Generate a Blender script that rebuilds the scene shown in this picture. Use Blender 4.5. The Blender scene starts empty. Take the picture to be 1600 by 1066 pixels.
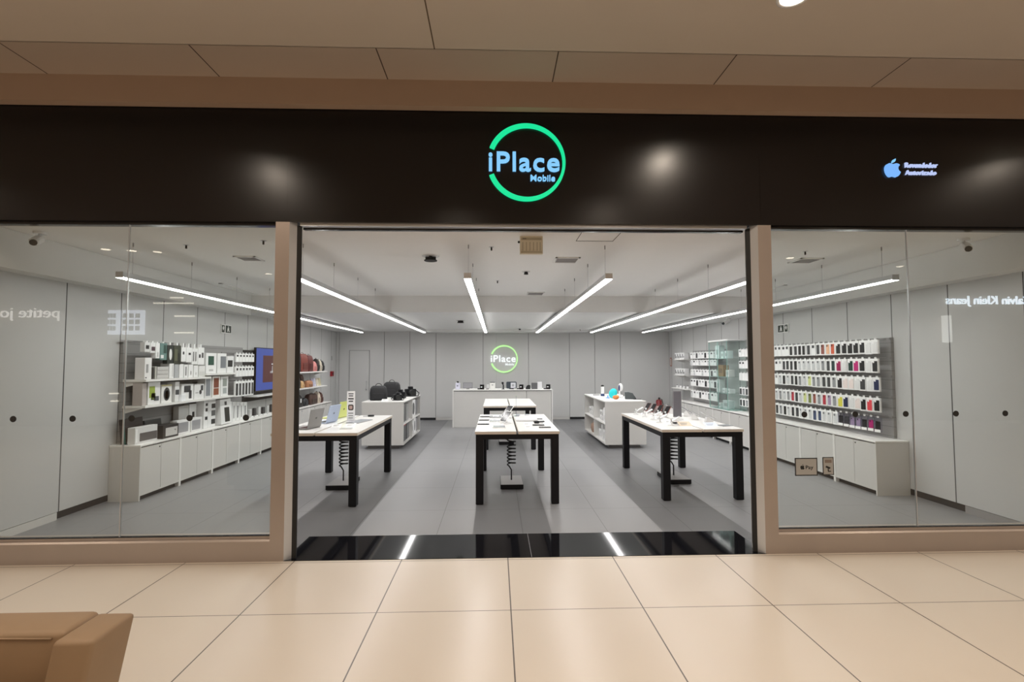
import bpy, bmesh, math, random
from math import pi, sin, cos, radians
from mathutils import Vector, Matrix
random.seed(7)
C = bpy.context.scene.collection
# ------------------------------------------------------------------ camera, world, exposure
S = bpy.context.scene
cam = bpy.data.objects.new('camera', bpy.data.cameras.new('camera')); C.objects.link(cam)
yaw, pit, rol = radians(1.85), radians(2.58), radians(-.13)
fw = Vector((sin(yaw)*cos(pit), cos(yaw)*cos(pit), sin(pit)))
r0 = Vector((cos(yaw), -sin(yaw), 0)); u0 = r0.cross(fw)
rt = cos(rol)*r0 + sin(rol)*u0; up = -sin(rol)*r0 + cos(rol)*u0
M = Matrix((rt, up, -fw)).transposed().to_4x4(); M.translation = (0, -4.2256, 1.65)
cam.matrix_world = M
cam.data.sensor_width = 36; cam.data.lens = 765/1600*36; cam.data.clip_start = .05
S.camera = cam
W = bpy.data.worlds.new('world'); S.world = W; W.use_nodes = True
W.node_tree.nodes['Background'].inputs[0].default_value = (1, .88, .76, 1)
W.node_tree.nodes['Background'].inputs[1].default_value = .26
S.view_settings.view_transform = 'Standard'; S.view_settings.look = 'None'
S.view_settings.exposure = 0; S.view_settings.gamma = 1; S.view_settings.use_curve_mapping = False
LAMP = 14.5        # glow of the diffusers of the shop's linear lamps
BEAM = 40.0        # watts of each lamp's downward beam
SPREAD = 152       # degrees
MALL = 1.0         # multiplier of the mall downlights
S.cycles.max_bounces = 8; S.cycles.diffuse_bounces = 5; S.cycles.glossy_bounces = 4
S.cycles.transparent_max_bounces = 16; S.cycles.sample_clamp_indirect = 6
S.cycles.use_denoising = True; S.cycles.caustics_reflective = False; S.cycles.caustics_refractive = False

# ------------------------------------------------------------------ materials
def mat(name, col, rough=.5, metal=0, emit=None, es=0, spec=.5, coat=0, noise=0, nscale=8, bump=0):
    m = bpy.data.materials.new(name); m.use_nodes = True
    n = m.node_tree.nodes; l = m.node_tree.links; b = n['Principled BSDF']
    b.inputs['Base Color'].default_value = (*col, 1); b.inputs['Roughness'].default_value = rough
    b.inputs['Metallic'].default_value = metal; b.inputs['Specular IOR Level'].default_value = spec
    b.inputs['Coat Weight'].default_value = coat
    if emit: b.inputs['Emission Color'].default_value = (*emit, 1); b.inputs['Emission Strength'].default_value = es
    if noise or bump:
        tc = n.new('ShaderNodeTexCoord'); nz = n.new('ShaderNodeTexNoise'); nz.inputs['Scale'].default_value = nscale
        nz.inputs['Detail'].default_value = 4
        l.new(tc.outputs['Object'], nz.inputs['Vector'])
        if noise:
            mx = n.new('ShaderNodeMix'); mx.data_type = 'RGBA'
            mx.inputs['A'].default_value = (*[c*(1-noise) for c in col], 1); mx.inputs['B'].default_value = (*[min(1, c*(1+noise)) for c in col], 1)
            l.new(nz.outputs['Fac'], mx.inputs['Factor']); l.new(mx.outputs['Result'], b.inputs['Base Color'])
        if bump:
            bp = n.new('ShaderNodeBump'); bp.inputs['Strength'].default_value = bump; bp.inputs['Distance'].default_value = .01
            l.new(nz.outputs['Fac'], bp.inputs['Height']); l.new(bp.outputs['Normal'], b.inputs['Normal'])
    return m

def lined(name, col, line, axes, rough=.4, spec=.5, noise=.03, nscale=3, rn=0, bands=(), bandcol=None):
    """surface with joint lines; axes = [(axis, offset, pitch, halfwidth)] in object(=world) coordinates"""
    m = mat(name, col, rough, spec=spec); n = m.node_tree.nodes; l = m.node_tree.links; b = n['Principled BSDF']
    tc = n.new('ShaderNodeTexCoord'); sp = n.new('ShaderNodeSeparateXYZ'); l.new(tc.outputs['Object'], sp.inputs[0])
    fac = None
    def mth(op, a, bb=None):
        q = n.new('ShaderNodeMath'); q.operation = op
        for i, v in enumerate((a, bb)):
            if v is None: continue
            if isinstance(v, (int, float)): q.inputs[i].default_value = v
            else: l.new(v, q.inputs[i])
        return q.outputs[0]
    for ax, off, pitch, hw in axes:
        a = mth('SUBTRACT', sp.outputs[ax], off)
        a = mth('PINGPONG', a, pitch/2)      # distance to nearest multiple of the pitch
        f = mth('LESS_THAN', a, hw)
        fac = f if fac is None else mth('MAXIMUM', fac, f)
    nz = n.new('ShaderNodeTexNoise'); nz.inputs['Scale'].default_value = nscale; nz.inputs['Detail'].default_value = 5
    l.new(tc.outputs['Object'], nz.inputs['Vector'])
    mx = n.new('ShaderNodeMix'); mx.data_type = 'RGBA'
    mx.inputs['A'].default_value = (*[c*(1-noise) for c in col], 1); mx.inputs['B'].default_value = (*[c*(1+noise) for c in col], 1)
    l.new(nz.outputs['Fac'], mx.inputs['Factor'])
    m2 = n.new('ShaderNodeMix'); m2.data_type = 'RGBA'; m2.inputs['B'].default_value = (*line, 1)
    l.new(fac, m2.inputs['Factor']); l.new(mx.outputs['Result'], m2.inputs['A']); l.new(m2.outputs['Result'], b.inputs['Base Color'])
    for lo_, hi_ in bands:      # darker strips running along the shop
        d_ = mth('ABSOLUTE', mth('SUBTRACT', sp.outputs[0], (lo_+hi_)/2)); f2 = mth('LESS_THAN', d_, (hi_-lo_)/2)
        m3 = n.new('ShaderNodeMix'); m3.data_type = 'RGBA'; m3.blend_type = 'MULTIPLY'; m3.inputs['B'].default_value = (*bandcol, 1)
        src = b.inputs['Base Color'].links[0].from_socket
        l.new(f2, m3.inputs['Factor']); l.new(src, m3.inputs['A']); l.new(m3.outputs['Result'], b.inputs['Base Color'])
    if rn:
        mr = n.new('ShaderNodeMapRange'); mr.inputs['To Min'].default_value = rough-rn; mr.inputs['To Max'].default_value = rough+rn
        l.new(nz.outputs['Fac'], mr.inputs['Value']); l.new(mr.outputs['Result'], b.inputs['Roughness'])
    return m

def glassmat(name, tint=(.95, .98, .965), ior=1.5, gain=1.0, rough=0):
    m = bpy.data.materials.new(name); m.use_nodes = True; n = m.node_tree.nodes; l = m.node_tree.links; n.clear()
    o = n.new('ShaderNodeOutputMaterial'); t = n.new('ShaderNodeBsdfTransparent'); t.inputs[0].default_value = (*tint, 1)
    g = n.new('ShaderNodeBsdfGlossy'); g.inputs['Roughness'].default_value = rough
    fr = n.new('ShaderNodeFresnel'); fr.inputs['IOR'].default_value = ior
    mu = n.new('ShaderNodeMath'); mu.operation = 'MULTIPLY'; mu.inputs[1].default_value = gain; mu.use_clamp = True
    ge = n.new('ShaderNodeNewGeometry'); inv = n.new('ShaderNodeMath'); inv.operation = 'SUBTRACT'; inv.inputs[0].default_value = 1
    l.new(ge.outputs['Backfacing'], inv.inputs[1]); m3 = n.new('ShaderNodeMath'); m3.operation = 'MULTIPLY'
    x = n.new('ShaderNodeMixShader'); l.new(fr.outputs[0], mu.inputs[0]); l.new(mu.outputs[0], m3.inputs[0]); l.new(inv.outputs[0], m3.inputs[1])
    l.new(m3.outputs[0], x.inputs[0]); l.new(t.outputs[0], x.inputs[1]); l.new(g.outputs[0], x.inputs[2]); l.new(x.outputs[0], o.inputs[0])
    return m

def emis(name, col, s):
    return mat(name, (0.02, .02, .02), .5, emit=col, es=s)

WALLC = (.56, .56, .555)
m_wallL = lined('wall_panel_side', WALLC, (.06, .06, .06), [(1, 1.98, .775, .007)], .28, .45, .015)
m_wallR = lined('wall_panel_side', WALLC, (.06, .06, .06), [(1, 1.15, .80, .007)], .28, .45, .015)
m_wallB = lined('wall_panel_back', WALLC, (.10, .10, .10), [(0, 0, 1000, .001)], .35, .4, .015)
m_seam = mat('seam_shadow_gap', (.12, .12, .12), .8)
m_doorgap = mat('door_gap', (.30, .30, .30), .8)
m_ceil = mat('painted_plaster', (.82, .81, .79), .8, noise=.01)
m_soffit = mat('painted_plaster_bulkhead', (.74, .74, .73), .8, noise=.01)
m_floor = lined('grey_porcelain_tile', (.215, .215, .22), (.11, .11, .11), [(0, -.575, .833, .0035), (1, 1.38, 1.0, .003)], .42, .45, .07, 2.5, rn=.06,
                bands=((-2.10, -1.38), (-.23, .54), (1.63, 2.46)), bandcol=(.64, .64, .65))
m_mfloor = lined('beige_polished_tile', (.62, .55, .47), (.10, .08, .065), [(0, .097, .8915, .0042), (1, -.035, .843, .0032)], .30, .45, .04, 1.2, rn=.05)
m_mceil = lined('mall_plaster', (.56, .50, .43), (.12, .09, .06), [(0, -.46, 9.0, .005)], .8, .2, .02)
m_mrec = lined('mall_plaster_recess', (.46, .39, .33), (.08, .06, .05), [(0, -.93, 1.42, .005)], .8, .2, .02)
m_mwall = mat('mall_wall_paint', (.42, .31, .235), .7, noise=.02)
m_granite = mat('black_granite', (.006, .006, .008), .06, noise=.3, nscale=60)
m_fascia = lined('black_satin_panel', (.008, .0065, .0068), (.001, .001, .001), [(0, -1.80, 4.15, .003)], .26, .40, .05, 1)
m_bronze = mat('brushed_champagne_metal', (.42, .36, .32), .38, .5, noise=.05, nscale=4)
m_silver_sheen = mat('silver_metal_and_cool_sheen', (.62, .63, .65), .38, .7)
m_black = mat('black_powder_coat', (.006, .006, .008), .5, spec=.3)
m_blackgl = mat('black_gloss_plastic', (.012, .012, .014), .15)
m_rub = mat('black_rubber', (.012, .012, .012), .7)
m_white = mat('white_laminate', (.80, .79, .77), .32)
m_whiteg = mat('white_gloss_plastic', (.86, .86, .86), .2)
m_card = mat('white_printed_card', (.90, .90, .90), .4)
m_cab = mat('light_grey_laminate', (.62, .61, .59), .3)
m_edge = mat('beige_table_edge', (.66, .58, .50), .5)
m_top = mat('white_tabletop', (.72, .715, .70), .3)
m_dark = mat('dark_gap', (.012, .012, .014), .8)
m_slat = mat('grey_slat_panel', (.30, .29, .29), .45)
m_alu = mat('aluminium', (.62, .62, .63), .3, .9)
m_glass = glassmat('shopfront_glass', (.945, .962, .95), 1.5, 1.6)
m_cglass = glassmat('showcase_glass', (.955, .985, .978), 1.5, 1.0)
m_cedge = mat('green_glass_edge', (.30, .48, .44), .1)
m_acr = glassmat('clear_acrylic', (.88, .88, .93), 1.45, 1.2)
m_lamp = emis('lamp_diffuser', (1, .985, .96), LAMP)
_mc = {}
def cm(r, g, b, rough=.5, name='coloured_card'):
    k = (r, g, b, rough)
    if k not in _mc:
        f = lambda c: ((c/255)/12.92 if c <= 10 else ((c/255+.055)/1.055)**2.4)
        _mc[k] = mat(name, (f(r), f(g), f(b)), rough)
    return _mc[k]

# ------------------------------------------------------------------ mesh builder
class MB:
    def __init__(s): s.bm = bmesh.new(); s.mats = []
    def mi(s, m):
        if m not in s.mats: s.mats.append(m)
        return s.mats.index(m)
    def _fin(s, vs, m, M=None):
        if M is not None: bmesh.ops.transform(s.bm, matrix=M, verts=vs)
        i = s.mi(m)
        for f in {f for v in vs for f in v.link_faces}: f.material_index = i
        return vs
    def box(s, x0, x1, y0, y1, z0, z1, m, bev=0, M=None, seg=1):
        r = bmesh.ops.create_cube(s.bm, size=1)['verts']
        bmesh.ops.scale(s.bm, vec=(abs(x1-x0), abs(y1-y0), abs(z1-z0)), verts=r)
        bmesh.ops.translate(s.bm, vec=((x0+x1)/2, (y0+y1)/2, (z0+z1)/2), verts=r)
        if bev:
            e = list({e for v in r for e in v.link_edges})
            q = bmesh.ops.bevel(s.bm, geom=e, offset=bev, segments=seg, affect='EDGES', profile=.5)
            r = list({v for f in q['faces'] for v in f.verts} | {v for v in r if v.is_valid})
        return s._fin(r, m, M)
    def cyl(s, p, r, h, m, n=16, r2=None, axis='z', M=None):
        q = bmesh.ops.create_cone(s.bm, cap_ends=True, segments=n, radius1=r, radius2=r if r2 is None else r2, depth=h)['verts']
        R = {'z': Matrix(), 'x': Matrix.Rotation(pi/2, 4, 'Y'), 'y': Matrix.Rotation(-pi/2, 4, 'X')}[axis]
        bmesh.ops.transform(s.bm, matrix=Matrix.Translation(p) @ R, verts=q)
        return s._fin(q, m, M)
    def sph(s, p, r, m, sc=(1, 1, 1), n=16, M=None):
        q = bmesh.ops.create_uvsphere(s.bm, u_segments=n, v_segments=max(6, n//2), radius=r)['verts']
        bmesh.ops.scale(s.bm, vec=sc, verts=q); bmesh.ops.translate(s.bm, vec=p, verts=q)
        return s._fin(q, m, M)
    def prism(s, pts, a0, a1, m, axis='y', M=None):
        """polygon pts in the plane across axis, extruded a0..a1. axis y: pts=(x,z); x: (y,z); z: (x,y)"""
        def mk(p, a): return {'y': (p[0], a, p[1]), 'x': (a, p[0], p[1]), 'z': (p[0], p[1], a)}[axis]
        A = [s.bm.verts.new(mk(p, a0)) for p in pts]; B = [s.bm.verts.new(mk(p, a1)) for p in pts]
        n = len(pts); fs = [s.bm.faces.new(A), s.bm.faces.new(B[::-1])]
        for i in range(n): fs.append(s.bm.faces.new((A[i], B[i], B[(i+1) % n], A[(i+1) % n])))
        bmesh.ops.recalc_face_normals(s.bm, faces=fs)
        return s._fin(A+B, m, M)
    def loft(s, rings, m, M=None, cap=True):
        R = [[s.bm.verts.new(p) for p in r] for r in rings]; n = len(R[0]); fs = []
        for a, b in zip(R, R[1:]):
            for i in range(n): fs.append(s.bm.faces.new((a[i], a[(i+1) % n], b[(i+1) % n], b[i])))
        if cap: fs += [s.bm.faces.new(R[0][::-1]), s.bm.faces.new(R[-1])]
        bmesh.ops.recalc_face_normals(s.bm, faces=fs)
        for f in fs: f.smooth = True
        return s._fin([v for r in R for v in r], m, M)
    def tube(s, pts, r, m, n=8, M=None):
        pts = [Vector(p) for p in pts]; rings = []; nrm = None
        for i, p in enumerate(pts):
            t = (pts[min(i+1, len(pts)-1)]-pts[max(i-1, 0)]).normalized()
            if nrm is None: nrm = t.orthogonal().normalized()
            nrm = (nrm - t*nrm.dot(t)).normalized(); b = t.cross(nrm)
            rings.append([p + (nrm*cos(2*pi*k/n)+b*sin(2*pi*k/n))*r for k in range(n)])
        return s.loft(rings, m, M)
    def build(s, name, parent=None, smooth=False, loc=None, rz=0):
        me = bpy.data.meshes.new(name)
        if smooth:
            for f in s.bm.faces: f.smooth = True
        s.bm.to_mesh(me); s.bm.free()
        for m in s.mats: me.materials.append(m)
        o = bpy.data.objects.new(name, me); C.objects.link(o)
        if parent: o.parent = parent
        if loc: o.location = loc
        o.rotation_euler.z = rz
        return o

def tag(o, label, cat, group=None, kind=None):
    o['label'] = label; o['category'] = cat
    if group: o['group'] = group
    if kind: o['kind'] = kind
    return o
def empty(name, loc, rz=0, label=None, cat=None, group=None):
    o = bpy.data.objects.new(name, None); C.objects.link(o); o.location = loc; o.rotation_euler.z = rz
    o.empty_display_size = .1
    if label: tag(o, label, cat, group)
    return o
def copy_tree(o, parent=None):
    kids = [c for c in C.objects if c.parent == o] if o not in _kids else _kids[o]
    c = o.copy(); C.objects.link(c); c.parent = parent
    for k in kids: copy_tree(k, c)
    return c
_kids = {}
def struct(o, label=None):
    o['kind'] = 'structure'
    if label: o['label'] = label
    return o
ORD = 'first second third fourth fifth sixth seventh eighth ninth tenth eleventh twelfth thirteenth fourteenth fifteenth sixteenth seventeenth eighteenth nineteenth twentieth twenty-first twenty-second twenty-third twenty-fourth twenty-fifth twenty-sixth'.split()

def text_mesh(name, body, m, width=None, height=None, bold=0, ext=.01, parent=None, spacing=1.0, align='CENTER'):
    cu = bpy.data.curves.new(name+'_text', 'FONT'); cu.body = body; cu.size = 1; cu.offset = bold; cu.extrude = 0
    cu.space_character = spacing; cu.resolution_u = 4
    t = bpy.data.objects.new(name, cu); C.objects.link(t)
    dg = bpy.context.evaluated_depsgraph_get(); me = bpy.data.meshes.new_from_object(t.evaluated_get(dg))
    bpy.data.objects.remove(t)
    xs = [v.co.x for v in me.vertices]; ys = [v.co.y for v in me.vertices]
    w, h = max(xs)-min(xs), max(ys)-min(ys)
    sx = width/w if width else height/h; sy = height/h if height else sx
    cx = (max(xs)+min(xs))/2; cy = (max(ys)+min(ys))/2
    for v in me.vertices: v.co = ((v.co.x-cx)*sx, 0, (v.co.y-cy)*sy)
    bm = bmesh.new(); bm.from_mesh(me)
    g = bmesh.ops.extrude_face_region(bm, geom=bm.faces[:]); vs = [e for e in g['geom'] if isinstance(e, bmesh.types.BMVert)]
    bmesh.ops.translate(bm, vec=(0, -ext, 0), verts=vs); bmesh.ops.recalc_face_normals(bm, faces=bm.faces[:])
    bm.to_mesh(me); bm.free(); me.materials.clear(); me.materials.append(m)
    for p in me.polygons: p.material_index = 0
    o = bpy.data.objects.new(name, me); C.objects.link(o)
    if parent: o.parent = parent
    return o

# ================================================================== THE SHOP'S SHELL
XL, XR, YB = -4.65, 5.13, 10.15
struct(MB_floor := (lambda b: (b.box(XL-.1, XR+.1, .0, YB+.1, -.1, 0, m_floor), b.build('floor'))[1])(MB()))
b = MB(); b.box(-1.78, 2.33, .0, .575, 0, .004, m_granite)
for x in (.30,): b.box(x-.002, x+.002, .002, .573, .004, .0045, m_alu)
struct(b.build('trim_1'), 'polished black stone threshold strip in the shop entrance')
b = MB(); b.box(XL-.15, XL, .12, YB+.1, .085, 3.0, m_wallL); b.box(XL-.15, XL-.04, .12, YB+.1, 0, .085, m_dark); struct(b.build('wall_left'))
b = MB(); b.box(XL-.04, XL-.002, .12, 1.19, 0, .08, m_cab); b.box(XL-.04, XL-.002, 4.9, YB, 0, .08, m_cab); struct(b.build('baseboard_left'))
b = MB(); b.box(XR, XR+.15, .12, YB+.1, .085, 3.0, m_wallR); b.box(XR+.04, XR+.15, .12, YB+.1, 0, .085, m_dark); struct(b.build('wall_right'))
b = MB(); b.box(XR+.002, XR+.04, .12, 1.05, 0, .08, m_slat); struct(b.build('baseboard_right'))
b = MB()
seams = [XL, -4.56, -3.26, -2.52, -1.76, -.385, .95, 2.16, 2.91, 3.67, XR]
b.box(XL, XR, YB+.02, YB+.1, 0, 3.0, m_seam)
for i, (a, c) in enumerate(zip(seams, seams[1:])):
    b.box(a+.006, c-.006, YB, YB+.02, .07, 3.0, m_wallB)
    b.box(a+.006, c-.006, YB+.012, YB+.02, 0, .07, m_dark if i % 2 else m_cab)
struct(b.build('wall_back'))
b = MB(); b.box(-4.25, -3.69, YB-.012, YB, .01, 2.02, m_wallB, .002)
d = struct(b.build('door_1'), 'flush grey door in the shop back wall')
b = MB(); b.box(-4.262, -4.25, YB-.02, YB, 0, 2.03, m_doorgap); b.box(-3.69, -3.678, YB-.02, YB, 0, 2.03, m_doorgap); b.box(-4.262, -3.678, YB-.02, YB, 2.02, 2.032, m_doorgap); b.build('door_frame', d)
b = MB(); b.tube([(-3.76, YB-.012, .88), (-3.76, YB-.06, .88), (-3.76, YB-.06, 1.13), (-3.76, YB-.012, 1.13)], .008, m_alu); b.build('door_handle', d)
# ceiling: raised field in front, lower field behind a bulkhead
b = MB(); b.box(XL, XR, .1, 4.8, 2.89, 3.05, m_ceil)
struct(b.build('ceiling'))
for bx in ((XL, -4.46, .1, 4.8, 2.53, 2.888), (4.93, XR, .1, 4.8, 2.53, 2.888), (XL, -1.965, 4.8, YB, 2.575, 3.0), (2.62, XR, 4.8, YB, 2.575, 3.0), (-1.965, 2.62, 4.8, 9.55, 2.59, 3.0), (-1.965, 2.62, 9.55, YB, 2.53, 3.0)):
    b = MB(); b.box(*bx, m_soffit); struct(b.build('ceiling_bulkhead'))
# access hatch and grilles
b = MB()
for (x0, x1, y0, y1) in ((.81, 1.19, .32, .325), (.81, 1.19, .675, .68), (.81, .815, .32, .68), (1.185, 1.19, .32, .68)):
    b.box(x0, x1, y0, y1, 2.886, 2.89, m_seam)
tag(b.build('access_hatch'), 'square access hatch outline flush in the shop ceiling near the entrance', 'ceiling hatch')
def vent(x0, x1, y0, y1, z, label):
    t = empty('ceiling_vent', ((x0+x1)/2, (y0+y1)/2, z), 0, label, 'air vent', 'air vents in the shop ceiling')
    w, h = (x1-x0)/2, (y1-y0)/2
    b = MB(); b.box(-w, w, -h, -h+.02, -.012, 0, m_white); b.box(-w, w, h-.02, h, -.012, 0, m_white); b.box(-w, -w+.02, -h, h, -.012, 0, m_white); b.box(w-.02, w, -h, h, -.012, 0, m_white); b.build('vent_frame', t)
    b = MB(); n = max(3, int((y1-y0)/.045))
    if w < .05: b.box(-.006, .006, -h+.02, h-.02, -.010, -.004, m_slat); n = 0
    for k in range(n):
        y = -h+.02+(2*h-.04)*(k+.5)/n
        b.box(-w+.02, w-.02, y-.012, y+.006, -.010, -.004, m_slat)
    b.build('vent_slats', t)
vent(.70, .99, 1.44, 1.74, 2.89, 'small square air vent beside the second hanging lamp from the right, by the hatch')
vent(-3.03, -2.78, 1.46, 1.71, 2.89, 'square air vent in the ceiling above the left window corner')
vent(3.62, 3.9, 1.42, 1.70, 2.89, 'square air vent in the ceiling behind the right shop window')
vent(-4.27, -4.22, 3.4, 4.55, 2.89, 'long narrow slot vent along the left side of the ceiling')
vent(4.60, 4.65, 3.4, 4.4, 2.89, 'long narrow slot vent along the right side of the ceiling')
vent(.55, .85, 4.25, 4.6, 2.89, 'square air vent just in front of the ceiling bulkhead')
def det(x, y, z, kind, label):
    t = empty('ceiling_sensor', (x, y, z), 0, label, 'ceiling sensor', 'sensors and sprinklers on the shop ceiling')
    b = MB()
    if kind == 0:
        b.cyl((0, 0, -.004), .055, .008, m_whiteg, 20); b.build('base_plate', t)
        b = MB(); b.cyl((0, 0, -.025), .03, .035, m_rub, 14, .022); b.build('sensor_head', t)
    elif kind == 1:
        b.cyl((0, 0, -.003), .10, .006, m_whiteg, 24); b.build('base_plate', t)
        b = MB(); b.cyl((0, 0, -.03), .02, .05, m_rub, 12); b.cyl((0, 0, -.055), .075, .008, m_rub, 20)
        for k in range(4): b.box(.02, .06, -.004, .004, -.05, -.01, m_rub, M=Matrix.Rotation(k*pi/2, 4, 'Z'))
        b.build('sprinkler_head', t)
    else:
        b.cyl((0, 0, -.002), .028, .004, m_alu, 12); b.build('base_plate', t)
        b = MB(); b.cyl((0, 0, -.02), .009, .036, m_rub, 10); b.build('sprinkler_head', t)
det(-.756, 1.41, 2.89, 1, 'dark flat-capped sprinkler on the ceiling, biggest of the ceiling fittings')
det(-.05, .96, 2.89, 2, 'tiny sprinkler nozzle on the ceiling just right of the hanging lamp wire')
det(.405, 2.34, 2.89, 0, 'round smoke detector on the ceiling below the beige emergency panel')
det(-3.236, .946, 2.89, 2, 'tiny sprinkler nozzle behind the left window, near the slanting soffit line')
det(-2.35, .75, 2.89, 2, 'tiny sprinkler nozzle above the left pillar inside the shop')
det(3.454, 1.09, 2.89, 2, 'tiny sprinkler nozzle behind the right window, next to the square vent')
det(.02, 3.1, 2.89, 2, 'tiny sprinkler nozzle on the ceiling close to the bulkhead')
det(-.78, 6.5, 2.59, 1, 'dark flat sprinkler on the low ceiling at the back of the shop')
det(.64, 9.05, 2.59, 0, 'small smoke detector on the low ceiling above the lit round logo')
det(2.35, 9.4, 2.59, 2, 'small dark nozzle at the back end of the low ceiling, beside the lamps')
# emergency light panel under the ceiling
t = empty('emergency_panel', (.345, .50, 2.80), 0, 'beige square emergency light panel hanging under the shop ceiling', 'emergency light')
b = MB(); b.box(-.112, .112, 0, .05, -.085, .09, cm(218, 210, 190), .004); b.build('housing', t)
b = MB(); b.box(-.10, .10, -.004, 0, -.075, -.06, cm(188, 180, 158)); b.box(-.10, .10, -.004, 0, .05, .075, cm(172, 164, 142))
for x in (-.085, -.05, -.015, .02, .055, .085): b.box(x-.004, x+.004, -.004, 0, -.055, .03, cm(178, 170, 148))
b.box(-.085, -.05, -.005, -.001, .06, .066, m_rub); b.build('face_grille', t)
b = MB(); b.sph((-.122, .02, .035), .012, m_rub); b.build('indicator_lamp', t)
# security cameras
def cctv(x, y, z, rz, label):
    t = empty('security_camera', (x, y, z), rz, label, 'security camera', 'security cameras under the shop ceiling')
    b = MB(); b.cyl((0, 0, -.01), .05, .02, m_whiteg, 16); b.tube([(0, 0, -.02), (0, -.02, -.06), (0, -.05, -.07)], .012, m_whiteg); b.build('bracket', t)
    Mx = Matrix.Translation((0, -.07, -.09)) @ Matrix.Rotation(radians(22), 4, 'X')
    b = MB(); b.box(-.035, .035, -.12, .08, -.032, .032, m_whiteg, .012, M=Mx); b.build('camera_body', t)
    b = MB(); b.cyl((0, -.125, 0), .028, .014, m_blackgl, 16, axis='y', M=Mx); b.build('lens', t)
cctv(-4.28, .46, 2.888, radians(30), 'white security camera in the top corner behind the left window')
cctv(4.70, .50, 2.888, radians(-35), 'white security camera in the top corner behind the right window')
cctv(4.75, 5.6, 2.575, radians(-60), 'small security camera under the low ceiling over the glass showcase')
cctv(-4.3, 5.3, 2.575, radians(60), 'small security camera under the low ceiling above the television')

# ================================================================== LINEAR LAMPS
lampx = [-3.72, -2.0, -.29, 1.15, 2.68, 4.15]
lname = ['leftmost of the six', 'second from the left of the six', 'third from left, above the middle tables,', 'third from the right, near end showing,', 'second from the right of the six', 'rightmost of the six']
for i, x in enumerate(lampx):
    t = empty('linear_lamp', (x, 0, 2.5), 0, f'long white hanging line lamp, {lname[i]} over the shop floor', 'ceiling lamp', 'hanging line lamps')
    y0, y1 = .70, 9.45
    b = MB(); b.box(-.036, .036, y0, y1, .009, .062, m_alu, .003); b.box(-.036, .036, y0-.004, y0, .004, .062, m_alu); b.build('housing', t)
    b = MB(); b.box(-.034, .034, y0, y1, 0, .009, m_lamp); b.build('diffuser', t)
    la = bpy.data.lights.new('lamp_beam', 'AREA'); la.shape = 'RECTANGLE'; la.size = .06; la.size_y = y1-y0-.02; la.energy = BEAM; la.color = (1, .99, .975); la.spread = radians(SPREAD)
    lo = bpy.data.objects.new('lamp_beam', la); C.objects.link(lo); lo.location = (0, (y0+y1)/2, -.002); lo.parent = t
    for y in (.87, 1.84, 2.88, 3.9):
        b = MB(); b.cyl((0, y, .062+.164), .002, .328, m_alu, 6); b.cyl((0, y, .37), .006, .04, m_slat, 8); b.build('suspension_wire', t)
    for y in (5.6, 7.4, 9.2):
        h = .045 if i not in (2, 3) else .09
        if x < -1.965 or x > 2.62: zt = .075
        else: zt = .09
        if zt <= .062: continue
        b = MB(); b.cyl((0, y, (.062+zt)/2), .002, zt-.062, m_alu, 6); b.build('suspension_wire', t)

# ================================================================== FACADE
b = MB(); b.box(-4.95, 5.45, 0, .14, 2.87, 3.90, m_fascia)
struct(b.build('wall_front'), 'black fascia over the shop front')
b = MB(); b.box(-4.95, 5.45, .14, .16, 2.87, 4.2, m_dark); b.box(-4.95, 5.45, -.006, .14, 3.895, 3.906, m_bronze); b.box(-14, 14, -.09, .16, 3.91, 4.4, m_mwall); b.box(-14, 14, -.09, -.01, 3.862, 3.91, m_mwall)
struct(b.build('wall_upper'), 'brown plaster strip above the black fascia')
b = MB(); b.box(-14, -4.95, 0, .2, 0, 4.2, m_mwall); struct(b.build('wall_neighbour'))
b = MB(); b.box(5.45, 14, 0, .2, 0, 4.2, m_mwall); struct(b.build('wall_neighbour'))
for k, (o0, o1) in enumerate(((-1.895, -1), (2.44, 1))):
    # o1 = direction from the column towards the outside
    s = -o1   # towards the opening
    b = MB()
    prof = [(o0, 0), (o0+s*.118, 0), (o0+s*.165, .05), (o0+s*.165, .14), (o0, .14)]
    b.prism(prof, 0, 2.87, m_bronze, 'z')
    # silver face on the splay towards the opening, its cool shop reflection put into colour
    b.prism([(o0+s*.118, -.0005), (o0+s*.1655, .049), (o0+s*.1655, .10), (o0+s*.120, .052)], .0, 2.87, m_silver_sheen, 'z')
    b.prism([(o0+s*.160, .047), (o0+s*.202, .047), (o0+s*.202, .062), (o0+s*.160, .062)], 0, 2.85, m_rub, 'z')
    struct(b.build('trim_%d' % (2+k)), 'metal pillar %s of the shop entrance' % ('left', 'right')[k])
b = MB(); b.box(-1.70, 2.24, .03, .10, 2.845, 2.87, m_silver_sheen); b.box(-1.70, 2.24, .10, .14, 2.83, 2.87, m_blackgl)
struct(b.build('trim_4'), 'metal door track under the black fascia')
for k, (x0, x1) in enumerate(((-4.65, -1.895), (2.44, 5.13))):
    b = MB()
    b.prism([(0, 0), (0, .165), (.012, .178), (.03, .178), (.03, .198), (.12, .198), (.12, 0)], x0, x1, m_bronze, 'x')
    b.box(x0, x1, .032, .06, .198, .206, m_blackgl)
    b.box(x0, x1, .03, .10, 2.845, 2.87, m_blackgl)
    struct(b.build('trim_%d' % (5+k)), 'low metal sill under the %s shop window' % ('left', 'right')[k])
joint = (-3.15, 3.71)
n = 1
for (x0, x1) in ((-4.65, joint[0]-.003), (joint[0]+.003, -1.895), (2.44, joint[1]-.003), (joint[1]+.003, 5.13)):
    b = MB(); b.box(x0, x1, .04, .05, .206, 2.845, m_glass); struct(b.build('window_%d' % n), '%s pane of the %s shop window' % (('outer', 'inner', 'inner', 'outer')[n-1], 'left' if n < 3 else 'right')); n += 1
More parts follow.
